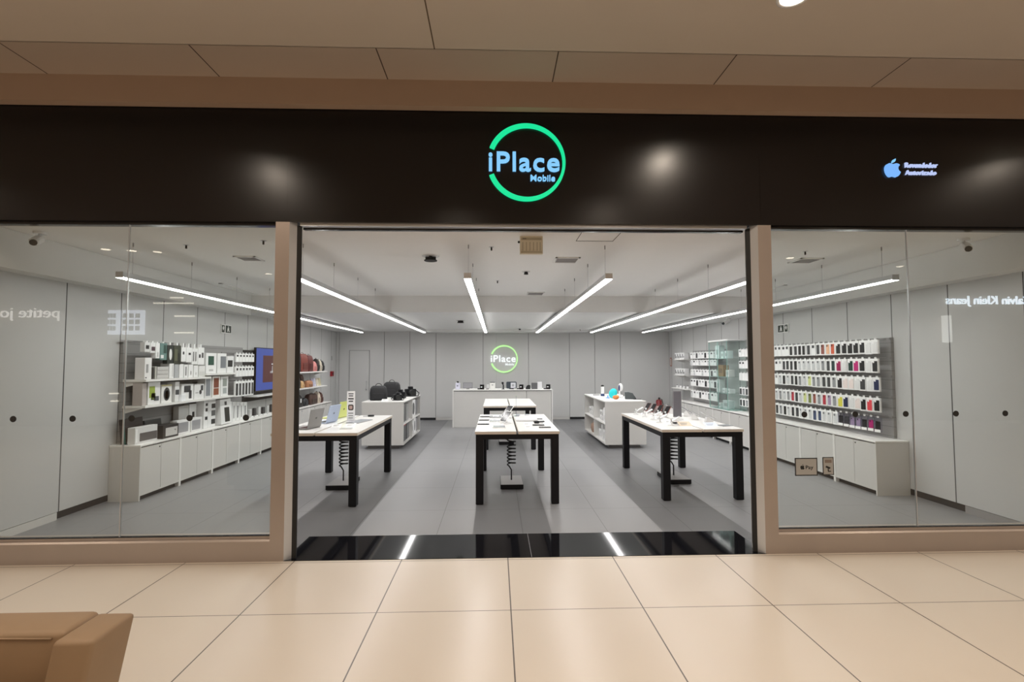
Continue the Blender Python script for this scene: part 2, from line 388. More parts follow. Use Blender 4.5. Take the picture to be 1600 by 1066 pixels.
for x in joint:
    b = MB(); b.box(x-.003, x+.003, .038, .052, .206, 2.845, m_alu); struct(b.build('trim_%d' % (7+(x > 0))), 'thin joint between the two panes of the %s shop window' % ('right' if x > 0 else 'left'))
# black safety dots on the panes
for side, pts in (('left', (-4.05, -3.565, -3.08, -2.60, -2.13)), ('right', (2.72, 3.18, 3.64, 4.10, 4.555))):
    for i, x in enumerate(pts):
        b = MB(); b.cyl((x, .0385, 1.19), .026, .003, m_rub, 20, axis='y')
        side_end = 'nearest the entrance pillar' if (i == 4 and side == 'left') or (i == 0 and side == 'right') else ORD[4-i if side == 'left' else i] + ' from the entrance pillar'
        tag(b.build('safety_dot'), f'round black safety dot on the {side} shop window, {side_end}', 'window sticker', f'safety dots on the {side} window')

# ================================================================== SIGNS
def ring_pts(R, wl, wr, a0, a1, n=72):
    """ring with varying width, open between angles a1..a0 (around the left)"""
    out, inn = [], []
    for k in range(n+1):
        a = a0+(a1-a0)*k/n; w = wr+(wl-wr)*(.5-.5*cos(a))**.8
        out.append((R*cos(a), R*sin(a))); inn.append(((R-w)*cos(a), (R-w)*sin(a)))
    return out, inn
def logo(loc, R, mg, mw, label, ext):
    t = empty('logo_sign', loc, 0, label, 'sign')
    out, inn = ring_pts(R,   .043/.345*R, .025/.345*R, -(pi-radians(20.5)), pi-radians(22))
    bm = MB(); 
    for i in range(len(out)-1):
        q = [out[i], out[i+1], inn[i+1], inn[i]]
        bm.prism(q, -ext, 0, mg, 'y')
    bmesh.ops.remove_doubles(bm.bm, verts=bm.bm.verts[:], dist=1e-5)
    bm.build('lit_ring', t)
    k = R/.345
    o = text_mesh('lettering', 'iPlace', mw, .622*k, .172*k, .013, ext, t, 1.10); o.location = (-.018*k, 0, .005*k)
    o = text_mesh('small_lettering', 'Mobile', mw, .215*k, .053*k, .004, ext, t); o.location = (.145*k, 0, -.139*k)
    return t
m_green = emis('sign_green', (.004, .80, .33), 1.0)
m_sky = emis('sign_blue_white', (.24, .62, 1.0), .98)
logo((.264, -.002, 3.408), .345, m_green, m_sky, 'round green and pale blue lit logo sign on the black fascia', .025)
m_green2 = emis('sign_pale_green', (.55, 1.0, .38), 1.05)
m_white2 = emis('sign_white', (.95, 1, 1), 1.1)
logo((.225, YB-.012, 1.772), .405, m_green2, m_white2, 'round pale green lit logo on the back wall behind the counter', .03)
# fruit emblem
APPLE = [(0, .27), (.06, .285), (.14, .31), (.22, .32), (.30, .30), (.37, .26), (.41, .215), (.36, .17), (.32, .11), (.305, .04), (.315, -.04), (.35, -.11), (.40, -.16), (.445, -.185),
         (.41, -.28), (.35, -.37), (.28, -.44), (.20, -.475), (.12, -.465), (.05, -.44), (0, -.43), (-.05, -.44), (-.12, -.465), (-.20, -.475), (-.28, -.43), (-.36, -.33), (-.42, -.20), (-.45, -.06), (-.445, .08), (-.40, .19), (-.33, .27), (-.24, .315), (-.15, .315), (-.07, .29)]
LEAF = [(.0, .35), (-.005, .42), (.03, .50), (.10, .57), (.17, .60), (.175, .54), (.15, .46), (.09, .39)]
def apple(mb, x, z, s, y0, y1, m, leaf=None):
    mb.prism([(x+p[0]*s, z+p[1]*s) for p in APPLE], y0, y1, m, 'y'); mb.prism([(x+p[0]*s, z+p[1]*s) for p in LEAF], y0, y1, leaf or m, 'y')
m_blue = emis('sign_blue', (.20, .48, 1.0), .98)
m_blue2 = emis('sign_pale_blue', (.55, .65, 1.0), .9)
t = empty('reseller_sign', (3.56, -.002, 3.385), 0, 'small lit blue apple emblem with two words on the black fascia', 'sign')
b = MB(); apple(b, 0, 0, .155, -.02, 0, m_blue, m_sky); b.build('fruit_emblem', t)
o = text_mesh('lettering', 'Revendedor', m_blue2, .30, .044, .012, .015, t); o.location = (.27, 0, .038)
o = text_mesh('small_lettering', 'Autorizado', m_blue2, .285, .042, .012, .015, t); o.location = (.262, 0, -.030)
# stickers on the right window
t = empty('window_card', (2.722, .0385, .733), 0, 'black-framed card with an apple emblem on the right shop window', 'sticker')
b = MB(); b.box(-.101, .101, -.002, 0, -.078, .078, m_rub); b.build('card_frame', t)
b = MB(); b.box(-.092, .092, -.003, -.002, -.069, .069, cm(160, 160, 158)); b.build('card_face', t)
b = MB(); apple(b, -.035, -.003, .042, -.004, -.003, m_rub); b.build('fruit_emblem', t)
o = text_mesh('lettering', 'Pay', m_rub, .068, .042, .01, .001, t); o.location = (.028, -.003, -.009)
t = empty('window_card', (2.92, .0385, .738), 0, 'small portrait camera notice on the right shop window', 'sticker')
b = MB(); b.box(-.050, .050, -.002, 0, -.078, .078, m_rub); b.build('card_frame', t)
b = MB(); b.box(-.043, .043, -.003, -.002, -.071, .071, cm(160, 160, 158)); b.build('card_face', t)
b = MB(); b.box(-.03, .03, -.004, -.003, .028, .056, cm(120, 108, 100)); b.build('printed_text', t)
b = MB(); b.prism([(-.026, -.012), (.012, -.026), (.020, -.012), (.004, -.006), (-.020, .004)], -.004, -.003, m_rub, 'y'); b.box(-.006, .002, -.004, -.003, -.045, -.014, m_rub); b.box(-.004, .022, -.004, -.003, -.05, -.042, m_rub)
b.build('printed_camera', t)

# ================================================================== MALL
b = MB(); b.box(-14, 14, -12, 0, -.1, 0, m_mfloor); struct(b.build('floor_mall'))
b = MB(); b.box(-14, 14, -12, -.645, 4.0, 4.3, m_mceil); struct(b.build('ceiling_mall'))
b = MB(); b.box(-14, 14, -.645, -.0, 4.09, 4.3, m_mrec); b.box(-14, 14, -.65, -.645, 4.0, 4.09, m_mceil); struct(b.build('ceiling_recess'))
b = MB(); b.box(-16, 17, -9.4, -9.2, 0, 4.0, mat('opposite_wall', (.30, .25, .20), .6)); struct(b.build('wall_opposite'))
m_dl = emis('downlight_glow', (1, .88, .68), 16)
DL = [(1.912, -1.25), (-2.68, -1.73), (5.9, -1.28), (1.62, -3.05), (5.7, -3.7), (-.6, -3.6), (-6.6, -1.6), (-3.2, -4.4), (3.6, -5.2), (.4, -6.2),
      (-7.1, -6.1), (-7.55, -6.0), (-8.0, -5.9), (-5.95, -8.6), (9.9, -7.3), (6.6, -6.4), (-3.6, -7.4), (9.2, -2.4), (-9.6, -3.2)]
DLN = ['lit round downlight at the top edge of the picture, right of the logo sign']
for i, (x, y) in enumerate(DL):
    t = empty('ceiling_downlight', (x, y, 4.0), 0, DLN[0] if i == 0 else f'warm round downlight in the mall ceiling, {ORD[i]} of the row running behind the viewer', 'downlight', 'mall ceiling downlights')
    b = MB(); r = .085
    b.loft([[(R_*cos(a), R_*sin(a), z) for a in [2*pi*k/24 for k in range(24)]] for R_, z in ((r+.02, 0), (r+.02, -.008), (r, -.008), (r, 0))], m_whiteg, cap=False); b.build('rim', t)
    b = MB(); b.cyl((0, 0, -.003), r-.002, .004, m_dl, 24); b.build('lamp_face', t)
    la = bpy.data.lights.new('downlight_beam', 'AREA'); la.shape = 'DISK'; la.size = .16; la.energy = 26*MALL; la.color = (1, .85, .70); la.spread = radians(150)
    lo = bpy.data.objects.new('downlight_beam', la); C.objects.link(lo); lo.location = (0, 0, -.012); lo.parent = t
# signs and lamps of the shops across the mall (seen mirrored in the panes)
m_s1 = emis('shop_sign_blue_white', (.75, .88, 1), 11)
m_s2 = emis('shop_sign_dim', (1, .95, .9), 4.5)
o = text_mesh('shop_sign', 'Calvin Klein Jeans', m_s1, 2.50, .31, .010, .03); o.location = (13.97, -9.1, 3.37); o.rotation_euler.z = pi
tag(o, 'lit blue-white lettering of the shop across the mall, mirrored in the right window', 'sign')
o = text_mesh('shop_sign', 'petite jolie', m_s2, 1.95, .36, -.004, .03); o.location = (-12.62, -9.1, 2.98); o.rotation_euler.z = pi
tag(o, 'thin pale lettering of the shop across the mall, mirrored in the left window', 'sign')
m_scr = emis('menu_board_glow', (.80, .86, 1), 4.5); m_scr2 = cm(60, 66, 80)
for k, (x0, x1, lab) in enumerate(((-10.02, -9.43, 'wide lit menu board across the mall, reflected in the left window'), (-10.40, -10.06, 'narrow lit menu board across the mall, reflected beside the wide one'))):
    t = empty('menu_board', ((x0+x1)/2, -9.14, 2.765), pi, lab, 'sign')
    w = (x1-x0)/2
    b = MB(); b.box(-w, w, -.04, 0, -.33, .33, m_scr, .01); b.build('lit_panel', t)
    b = MB()
    for r_ in range(3):
        for c_ in range(3):
            xx = -w+.12+c_*(2*w-.1)/3; b.box(xx, xx+(2*w)/5, -.045, -.04, -.22+r_*.17, -.10+r_*.17, m_scr2)
    b.build('printed_squares', t)
m_ln = emis('far_line_lamp', (1, .93, .78), 7)
for (x, z, L, lab) in ((-8.73, 3.29, 1.05, 'long warm line lamp, topmost of three'), (-8.43, 2.94, .52, 'short warm line lamp, middle of three'), (-8.43, 2.49, .50, 'short warm line lamp, lowest of three'), (-8.65, 3.44, .34, 'shortest warm line lamp, above the long one'), (-10.22, .86, .24, 'short pale line lamp low down, upper one'), (-10.20, .66, .20, 'short pale line lamp low down, lower one')):
    b = MB(); b.box(x-L/2, x+L/2, -9.2, -9.16, z-.018, z+.018, m_ln)
    tag(b.build('wall_lamp_strip'), lab + ' across the mall, mirrored in left window', 'lamp', 'line lamps across the mall')
b = MB(); b.cyl((12.68, -9.05, 2.58), .11, .75, emis('light_column_glow', (1, 1, .95), 3.4), 20); tag(b.build('light_column'), 'white glowing upright lamp column on the wall across the mall', 'lamp')

# sofa
m_sofa = mat('tan_leatherette', (.29, .195, .115), .55, noise=.08, nscale=5, bump=.25)
t = empty('sofa', (-2.4, -2.5, 0), 0, 'tan sofa at the lower left corner on the mall floor', 'sofa')
def soft(x0, x1, y0, y1, z0, z1, bev, name, taper=0, M=None):
    b = MB(); vs = b.box(x0, x1, y0, y1, z0, z1, m_sofa, bev, seg=4)
    if taper:
        for v in b.bm.verts:
            v.co.x -= taper*(z1-v.co.z)
    o = b.build(name, t, True); o.location = (2.4, 2.5, 0)
    return o
soft(-3.4, -1.655, -2.245, -2.07, .40, .622, .022, 'backrest')
soft(-3.4, -1.62, -2.20, -2.05, .12, .60, .02, 'back_frame')
soft(-1.625, -1.475, -2.335, -2.12, .10, .635, .018, 'side_panel', .20)
soft(-3.4, -1.66, -3.0, -2.25, .20, .405, .04, 'seat_cushion')
b = MB(); b.box(-3.35, -1.75, -2.95, -2.15, .03, .2, m_sofa, .01); o = b.build('base', t); o.location = (2.4, 2.5, 0)
b = MB(); pts = [(-3.38, -2.249, .606), (-2.6, -2.249, .600), (-2.0, -2.249, .606), (-1.70, -2.249, .600)]; b.tube(pts, .004, m_sofa, 6); o = b.build('seam_piping', t); o.location = (2.4, 2.5, 0)

# ================================================================== TABLES
def table(x0, x1, y0, y1, zt, label):
    cx, cy = (x0+x1)/2, (y0+y1)/2; w, d = (x1-x0)/2, (y1-y0)/2
    t = empty('display_table', (cx, cy, 0), 0, label, 'table', 'display tables')
    for a, c in ((-w, -.012), (.012, w)):
        b = MB(); b.box(a, c, -d, d, zt-.034, zt-.007, m_edge, .001); b.box(a, c, -d, d, zt-.007, zt, m_top, .001); b.build('tabletop', t)
    b = MB(); z0, z1 = zt-.094, zt-.034
    b.box(-w+.01, w-.01, -d+.01, -d+.07, z0, z1, m_black); b.box(-w+.01, w-.01, d-.07, d-.01, z0, z1, m_black)
    b.box(-w+.01, -w+.07, -d+.07, d-.07, z0, z1, m_black); b.box(w-.07, w-.01, -d+.07, d-.07, z0, z1, m_black)
    b.box(-.05, .05, -d+.07, d-.07, z0, z1-.002, m_black); b.build('frame', t)
    for sx in (-1, 1):
        for sy in (-1, 1):
            b = MB(); px, py = sx*(w-.055), sy*(d-.055)
            b.box(px-.045, px+.045, py-.045, py+.045, .006, z0, m_black, .002); b.box(px-.035, px+.035, py-.035, py+.035, 0, .006, m_rub); b.build('leg', t)
    return t
table(-2.59, -1.60, 1.52, 3.42, .85, 'black-framed white display table beside the left pillar, carrying the open laptops')
table(-.25, .745, 1.55, 3.45, .85, 'black-framed white display table in the middle, nearest the entrance')
table(1.985, 2.98, 1.62, 3.54, .85, 'black-framed white display table on the right, carrying the brown phones and grey screen')
table(-.25, .765, 5.15, 7.05, .835, 'empty white display table in the middle, just in front of the counter')
def coil(x, y, label, ztop=.756):
    t = empty('cable_box', (x, y, 0), 0, label, 'cable box', 'cable boxes under the tables')
    b = MB(); b.box(-.15, .15, -.26, .26, .006, .062, m_black, .003); b.box(-.14, .14, -.25, .25, 0, .006, m_rub); b.box(-.145, .145, -.255, .255, .062, .065, m_slat); b.build('box_body', t)
    pts = [(0, 0, .065), (0, 0, .20), (-.03, 0, .25)]
    n = 9.5
    for k in range(int(n*14)+1):
        a = 2*pi*k/14; pts.append((-.055*cos(a)+.0, .055*sin(a), .27+(ztop-.30)*k/(n*14)))
    pts.append((0, 0, ztop-.01)); pts.append((0, 0, ztop))
    b = MB(); b.tube(pts, .0095, m_rub, 7); b.build('coiled_cable', t)
coil(-2.07, 2.55, 'flat black box with a coiled cable under the left laptop table')
coil(.205, 2.50, 'flat black box with a coiled cable under the middle front table')
coil(2.50, 2.68, 'flat black box with a coiled cable under the right table')
coil(.205, 6.0, 'flat black box with a coiled cable under the middle rear table', .735)

# ================================================================== ISLAND UNITS, COUNTER, CABINETS
def island(x0, x1, y0, y1, side, label):
    t = empty('display_island', ((x0+x1)/2, (y0+y1)/2, 0), 0, label, 'shelf unit', 'freestanding white shelf units')
    w, d = (x1-x0)/2, (y1-y0)/2; T = .022
    f = side  # open side +1 -> +x, -1 -> -x
    b = MB()
    b.box(-w, w, -d, -d+T, .07, .885, m_cab); b.box(-w, w, d-T, d, .07, .885, m_cab)          # ends
    a = sorted((-f*w, -f*(w-T))); b.box(a[0], a[1], -d+T, d-T, .07, .885, m_cab)                 # closed side
    b.box(-w, w, -d+T, d-T, .07, .092, m_cab)
    a = sorted((0, f*w)); b.box(-.011, .011, -d+T, d-T, .092, .885, m_cab)                        # middle back of cubbies
    b.build('carcass', t)
    b = MB(); b.box(-w-.004, w+.004, -d-.004, d+.004, .885, .910, m_white, .003); b.build('top_board', t)
    a = sorted((f*.011, f*(w-.002)))
    b = MB(); b.box(a[0], a[1], -d+T, d-T, .452, .474, m_white); b.build('shelf', t)
    for q in ((.092, .452), (.474, .885)):
        b = MB(); b.box(a[0], a[1], -.011, .011, q[0], q[1], m_white); b.build('divider', t)
    b = MB(); b.box(-w+.10, w-.10, -d+.10, d-.10, 0, .07, m_slat); b.build('plinth', t)
island(-2.59, -1.79, 5.35, 7.42, 1, 'white shelf unit behind the laptop table with black bags on top')
island(2.10, 2.90, 5.22, 7.42, -1, 'white shelf unit on the right with a turquoise item on top')
t = empty('service_counter', (.165, 8.8, 0), 0, 'long white service counter under the lit round logo', 'counter')
b = MB(); b.box(-1.26, -.285+.9, -.33, .35, 0, .925, m_cab); b.box(.625, 1.26, -.33, .35, 0, .925, m_cab); b.build('counter_body', t)
b = MB(); b.box(-1.29, 1.295, -.35, .35, .94, .965, m_white, .002); b.box(-1.29, -1.262, -.35, .35, 0, .94, m_white); b.box(1.267, 1.295, -.35, .35, 0, .94, m_white); b.build('counter_frame', t)
b = MB(); b.box(-1.26, 1.26, -.32, .34, .925, .94, m_dark); b.build('shadow_gap', t)

def cabinet_run(xf, xw, ys, side, word):
    """xf front plane x, xw wall x; units between successive ys"""
    f = side
    for i, (y0, y1) in enumerate(zip(ys, ys[1:])):
        d = abs(xw-xf)
        lab = f'light grey two-door base cabinet along the {word} wall, ' + ('nearest the shop window' if i == 0 else ('last one at the back' if i == len(ys)-2 else f'{ORD[i]} from the shop window'))
        t = empty('base_cabinet', ((xf+xw)/2, (y0+y1)/2, 0), 0, lab, 'cabinet', f'base cabinets along the {word} wall')
        w = (y1-y0)/2; h = d/2-.004
        b = MB(); T = .02
        b.box(-h, h, -w+.001, -w+T, 0, .648, m_white if i else m_cab); b.box(-h, h, w-T, w-.001, 0, .648, m_white)
        a = sorted((-f*h, -f*(h-.01))); b.box(a[0], a[1], -w+T, w-T, .05, .648, m_cab); b.box(-h, h, -w+T, w-T, .06, .08, m_cab)
        b.build('carcass', t)
        a = sorted((f*(h-.05), f*(h-.06))); b = MB(); b.box(a[0], a[1], -w+T, w-T, 0, .06, m_dark); b.build('kick_board', t)
        for k in range(2):
            ya = -w+T+.003 + k*(w-T); yb = ya+(w-T)-.006
            a = sorted((f*(h-.022), f*(h-.003)))
            b = MB(); b.box(a[0], a[1], ya, yb, .075, .635, m_cab, .0015); dd = b.build('door', t)
            yk = (yb-.03) if (k == 0) == True else ya+.03
            if k == 0:
                b = MB(); b.cyl((f*(h-.0005), yb-.03, .60), .009, .006, m_rub, 12, axis='x'); b.build('lock', dd)
    a = sorted((xf+f*.0, xw)); b = MB(); b.box(a[0], a[1], ys[0], ys[-1], .649, .67, m_white, .002)
    tag(b.build('worktop'), f'long white worktop over the base cabinets of the {word} wall', 'worktop')
ysL = [1.86+.762*k for k in range(10)]; ysR = [1.75+.764*k for k in range(10)]
cabinet_run(-4.28, -4.65, ysL, 1, 'left'); cabinet_run(4.70, 5.13, ysR, -1, 'right')

# slatwall back panels
m_slatL = lined('grey_slat_panel_lined', (.30, .295, .295), (.19, .19, .19), [(2, .70, .12, .004)], .4, .4, .03)
b = MB(); b.box(5.09, 5.129, 1.93, 5.62, .672, 1.97, m_slatL); tag(b.build('slat_panel'), 'grey slatted back panel behind the hanging phone cases on the right wall', 'wall panel')
b = MB(); b.box(5.09, 5.129, 6.50, 8.3, .672, 1.95, m_slatL); tag(b.build('slat_panel'), 'grey slatted back panel behind the small white boxes beyond the glass showcase', 'wall panel')
b = MB(); b.box(-4.649, -4.61, 1.98, 4.84, .672, 1.94, m_slatL); tag(b.build('slat_panel'), 'grey slatted back panel behind the product boxes on the left wall', 'wall panel')
b = MB(); b.box(-4.649, -4.60, 4.84, 6.5, .95, 1.90, m_rub); tag(b.build('mounting_board'), 'matt black mounting board behind the television on the left wall', 'wall panel')

# ================================================================== RIGHT WALL: HANGING PHONE CASES
def rr(w, h, r, cx=0, cz=0, n=4):
    p = []
    for (sx, sz, a0) in ((1, 1, 0), (-1, 1, 90), (-1, -1, 180), (1, -1, 270)):
        for k in range(n+1):
            a = radians(a0+90*k/n); p.append((cx+sx*(w/2-r)+r*cos(a), cz+sz*(h/2-r)+r*sin(a)))
    return p
m_hook = m_alu
COL = dict(black=(24, 26, 28), charcoal=(62, 64, 66), grey=(150, 152, 154), clear=(205, 207, 208), white=(228, 228, 228), magenta=(158, 22, 84), pink=(196, 40, 120), teal=(28, 62, 62),
           green=(22, 58, 50), yellow=(222, 214, 84), lime=(214, 222, 150), navy=(26, 38, 78), coral=(232, 74, 84), red=(182, 50, 66), orange=(214, 98, 66), peach=(238, 186, 150), brown=(150, 84, 72),
           lilac=(170, 150, 178), olive=(120, 130, 70), blue=(60, 78, 110), blush=(238, 224, 220), cream=(226, 218, 200))
_pk = {}
def pack_mesh(style, w=.098, h=.185, d=.028):
    k = (style, w, h, d)
    if k in _pk: return _pk[k]
    b = MB()
    if style == 'clear':
        b.box(-w/2, w/2, .002, d, 0, h, m_acr, .002); b.box(-w/2+.01, w/2-.01, 0, .004, 0, .035, m_card)
    else:
        b.box(-w/2, w/2, 0, d, 0, h, m_card, .0015)
    b.box(-.014, .014, d/2-.001, d/2+.001, h, h+.022, m_card)
    b.box(-.004, .004, d/2-.002, d/2+.002, h+.010, h+.016, m_rub)
    if style == 'side': b.box(-w/2+.006, -w/2+.03, -.0055, 0, h-.045, h-.03, m_card)
    o = b.build('hanging_case_box'); me = o.data; bpy.data.objects.remove(o); _pk[k] = me; return me
_cs = {}
def case_mesh(style, col, w=.098, h=.185):
    k = (style, col, w, h)
    if k in _cs: return _cs[k]
    m = cm(*COL[col], .4, 'case_'+col); dk = cm(*[int(c*.55) for c in COL[col]], .3, 'case_camera')
    b = MB(); cw, ch = w*.62, h*.77
    if style == 'half': b.prism(rr(cw*.8, ch*.3, .006, 0, h*.74), -.004, .0, m, 'y')
    elif style == 'side': b.prism(rr(cw*1.18, ch*.95, .008, w*.04, h*.47), -.005, .0, m, 'y'); b.box(-.022, -.002, -.007, -.005, h*.70, h*.84, m_card)
    elif style == 'clear': b.prism(rr(cw, ch*.8, .008, 0, h*.45), .008, .016, m, 'y'); b.box(-.02, .0, .006, .008, h*.62, h*.74, dk)
    else: b.prism(rr(cw, ch, .008, 0, h*.48), -.004, .0, m, 'y'); b.prism(rr(cw*.5, h*.16, .005, -cw*.18, h*.76), -.006, -.004, dk, 'y')
    o = b.build('phone_case'); me = o.data; bpy.data.objects.remove(o); _cs[k] = me; return me
def mk(name, me, parent=None, loc=None, rz=0):
    o = bpy.data.objects.new(name, me); C.objects.link(o); o.parent = parent
    if loc: o.location = loc
    o.rotation_euler.z = rz; return o
def pack(x, y, z, rz, style, col, label, group, w=.098, h=.185, d=.028, name='hanging_case_box', cat='phone case box', tilt=0):
    o = mk(name, pack_mesh(style, w, h, d), None, (x, y, z), rz); tag(o, label, cat, group)
    if col: mk('phone_case', case_mesh(style if style in ('half', 'side', 'clear') else 'full', col, w, h), o)
    return o
def rail(x, xw, ys, z, side, label, h=.185):
    """rail on the wall with one hook per package"""
    t = empty('hook_rail', (xw, (ys[0]+ys[-1])/2, z), 0, label, 'display rail')
    L = abs(ys[-1]-ys[0])/2+.06; f = side
    a = sorted((0, f*.012)); b = MB(); b.box(a[0], a[1], -L, L, -.012, .012, m_slat); b.build('rail_bar', t)
    cy = (ys[0]+ys[-1])/2
    for y in ys:
        b = MB(); b.tube([(f*.012, y-cy, 0), (f*(abs(xw-x)-.0), y-cy, 0), (f*(abs(xw-x)+.0), y-cy, .012)], .0028, m_hook, 5); b.build('hook', t)
RZR, RZL = -pi/2, pi/2
rows = [
 (1.757, 'top', 'half.charcoal half.charcoal half.charcoal half.charcoal full.black full.charcoal full.black full.black full.charcoal half.charcoal full.charcoal full.brown full.peach full.orange side.black side.black side.black side.black side.black side.white side.white'),
 (1.512, 'second', 'half.charcoal half.grey full.charcoal full.charcoal full.charcoal full.black full.clear full.clear full.clear full.clear full.clear full.grey full.charcoal full.teal side.magenta side.white side.green side.pink side.black side.white side.black'),
 (1.268, 'third', 'half.grey full.clear full.black full.clear full.charcoal full.black full.grey full.clear full.lime full.grey full.grey full.charcoal full.charcoal full.grey side.black side.blush side.blush side.white side.charcoal side.white side.navy'),
 (1.000, 'fourth', 'full.clear full.grey full.clear full.grey full.red full.charcoal full.clear full.lime full.olive full.brown full.grey full.red full.lilac full.grey side.yellow side.navy side.white side.blush side.black side.coral side.black'),
 (.748, 'bottom', 'full.charcoal full.grey full.black full.clear full.black full.charcoal full.clear full.clear full.clear full.blue full.blue full.clear full.clear full.clear clear.black clear.charcoal clear.lilac clear.lilac clear.black clear.pink clear.black')]
p0 = .1125
for z, rn, spec in rows:
    it = spec.split(); n = len(it); ys = []
    extra = ['full.' + c for c in random.choices(['black', 'grey', 'charcoal', 'clear'], k=3)]
    it = extra + it; n = len(it)
    for i, s in enumerate(it):
        st, col = s.split('.'); y = 1.995 + p0*(n-1-i); ys.append(y)
        k = n-1-i
        lab = (f'white box with a {col} phone case, ' if st != 'clear' else f'see-through box with a {col} phone case, ') + f'{ORD[k]} from the window end of the {rn} row'
        pack(4.925+random.uniform(-.006, .006), y, z+random.uniform(-.003, .003), RZR+radians(random.uniform(-3, 3) + (9 if st in ('side', 'clear') else 0)), st, col, lab, 'hanging phone cases on the right wall', w=.100 if st != 'side' else .092)
    rail(4.94, 5.09, ys[::-1], z+.185+.013, -1, f'wall rail with hooks for the {rn} row of phone cases')
# white accessory boxes hanging beyond the pillar, before the glass showcase
for z, rn in ((1.765, 'top'), (1.530, 'second'), (1.290, 'third'), (1.00, 'fourth'), (.775, 'bottom')):
    ys = []
    for i in range(6):
        y = 4.93+.118*i; ys.append(y)
        st = random.choice(['plain', 'plain', 'half']) if z > 1.2 else 'full'; col = None if st == 'plain' else random.choice(['charcoal', 'grey', 'charcoal', 'black'])
        pack(4.925, y, z, RZR, st, col, f'{"plain white" if st == "plain" else "white window"} accessory box, {ORD[i]} from the window end of the {rn} row before the showcase', 'accessory boxes hanging before the glass showcase', w=.108, h=.15, name='hanging_accessory_box', cat='accessory box')
    rail(4.94, 5.09, ys, z+.15+.013, -1, f'wall rail with hooks for the {rn} row of boxes before the showcase')

# ------------------------------------------------------------------ generic display box with a printed front
def dbox(name, cat, label, x, y, z, rz, w, h, d, body=(225, 225, 225), prints=(), group=None, tilt=0, edge=.002):
    """origin: bottom centre of the front face; faces local -Y"""
    b = MB(); b.box(-w/2, w/2, 0, d, 0, h, cm(*body, .45, 'box_card'), edge)
    for (u0, u1, v0, v1, c) in prints:
        if len(c) == 4 and c[3] == 'o': b.prism([(-w/2+w*(u0+u1)/2+w*(u1-u0)/2*cos(a), h*(v0+v1)/2+h*(v1-v0)/2*sin(a)) for a in [2*pi*k/20 for k in range(20)]], -.002, .001, cm(*c[:3], .4, 'box_print'), 'y')
        else: b.box(-w/2+w*u0, -w/2+w*u1, -.002, .001, h*v0, h*v1, cm(*c[:3], .4, 'box_print'))
    if tilt: bmesh.ops.transform(b.bm, matrix=Matrix.Rotation(radians(-tilt), 4, 'X'), verts=b.bm.verts)
    return tag(b.build(name, None, loc=(x, y, z+d*sin(radians(tilt))), rz=rz), label, cat, group)
def LB(y0, y1, z, h, label, body=(225, 225, 225), prints=(), x=-4.36, d=.10, name='product_box', cat='product box', tilt=0, group='boxes on the left wall shelves'):
    return dbox(name, cat, label, x, (y0+y1)/2, z, RZL, y1-y0-.008, h, d, body, prints, group, tilt)

# ================================================================== LEFT WALL
def shelf(y0, y1, z, xf, label, xw=-4.61, th=.028):
    t = empty('wall_shelf', (xw, (y0+y1)/2, z), 0, label, 'shelf')
    w = (y1-y0)/2; a = sorted((0, xf-xw))
    b = MB(); b.box(a[0], a[1], -w, w, -th, 0, m_white, .002); b.build('shelf_board', t)
    s = 1 if xf > xw else -1
    for sy in (-1, 1):
        b = MB(); b.prism([(0, -th), (s*.22, -th), (s*.22, -th-.012), (0, -th-.07)], sy*(w-.03)-.004, sy*(w-.03)+.004, m_white, 'y'); b.build('bracket', t)
shelf(1.99, 3.38, 1.455, -4.33, 'white wall shelf nearest the left window, upper one with tall white boxes')
shelf(1.99, 4.06, 1.130, -4.33, 'white wall shelf on the left, lower one with headphone and goggle boxes')
shelf(3.26, 4.12, 1.502, -4.33, 'short white wall shelf on the left holding the green-pictured box')
shelf(6.5, 8.52, 1.460, -4.33, 'upper white wall shelf with brown bags beyond the television', xw=-4.65)
shelf(6.5, 8.52, 1.093, -4.33, 'middle white wall shelf with small bags beyond the television', xw=-4.65)
K = (30, 32, 34)
# top hanging row
top = [(1.99, 2.09, 1.80, .12, (215, 215, 215), [(.2, .8, .3, .7, K)], 'white box with a dark picture'),
       (2.09, 2.19, 1.79, .13, (222, 222, 222), [(.2, .9, .2, .6, (70, 50, 60))], 'white box with a dark red picture'),
       (2.19, 2.27, 1.72, .20, (228, 228, 228), [(.3, .7, .1, .4, (190, 190, 190))], 'narrow plain white box'),
       (2.27, 2.41, 1.70, .22, (100, 130, 126), [(.1, .5, .1, .3, (225, 225, 225)), (.5, .9, .4, .9, (40, 70, 62))], 'grey-green box'),
       (2.41, 2.54, 1.65, .25, (34, 40, 36), [(.3, .75, .2, .8, (232, 232, 230, 'o'))], 'black box with a white round picture'),
       (2.54, 2.70, 1.64, .26, (52, 56, 44), [(.1, .5, .2, .8, (90, 92, 70)), (.6, .9, .1, .6, (34, 36, 30))], 'dark camouflage box'),
       (2.70, 2.81, 1.68, .20, (232, 232, 232), [(.3, .6, .5, .7, K)], 'white box with a small cable picture'),
       (2.81, 2.94, 1.67, .21, (230, 230, 230), [(.4, .8, .5, .65, K)], 'white box with a small plug picture'),
       (2.94, 3.08, 1.64, .23, (228, 228, 228), [(.15, .35, .2, .8, (120, 120, 120)), (.55, .75, .2, .8, (120, 120, 120))], 'white box with two cable pictures'),
       (3.08, 3.24, 1.635, .255, (230, 230, 230), [(.15, .4, .4, .6, K), (.6, .85, .4, .7, (60, 60, 60))], 'white box with black earphone pictures')]
ysr = []
for y0, y1, z, h, bc, pr, lab in top:
    LB(y0, y1, z, h, lab + ' hanging in the top row of the left wall', bc, pr, d=.06, name='hanging_box'); ysr.append((y0+y1)/2)
t = empty('hook_rail', (-4.61, 2.6, 1.935), 0, 'wall rail with hooks for the top row of hanging boxes on the left wall', 'display rail')
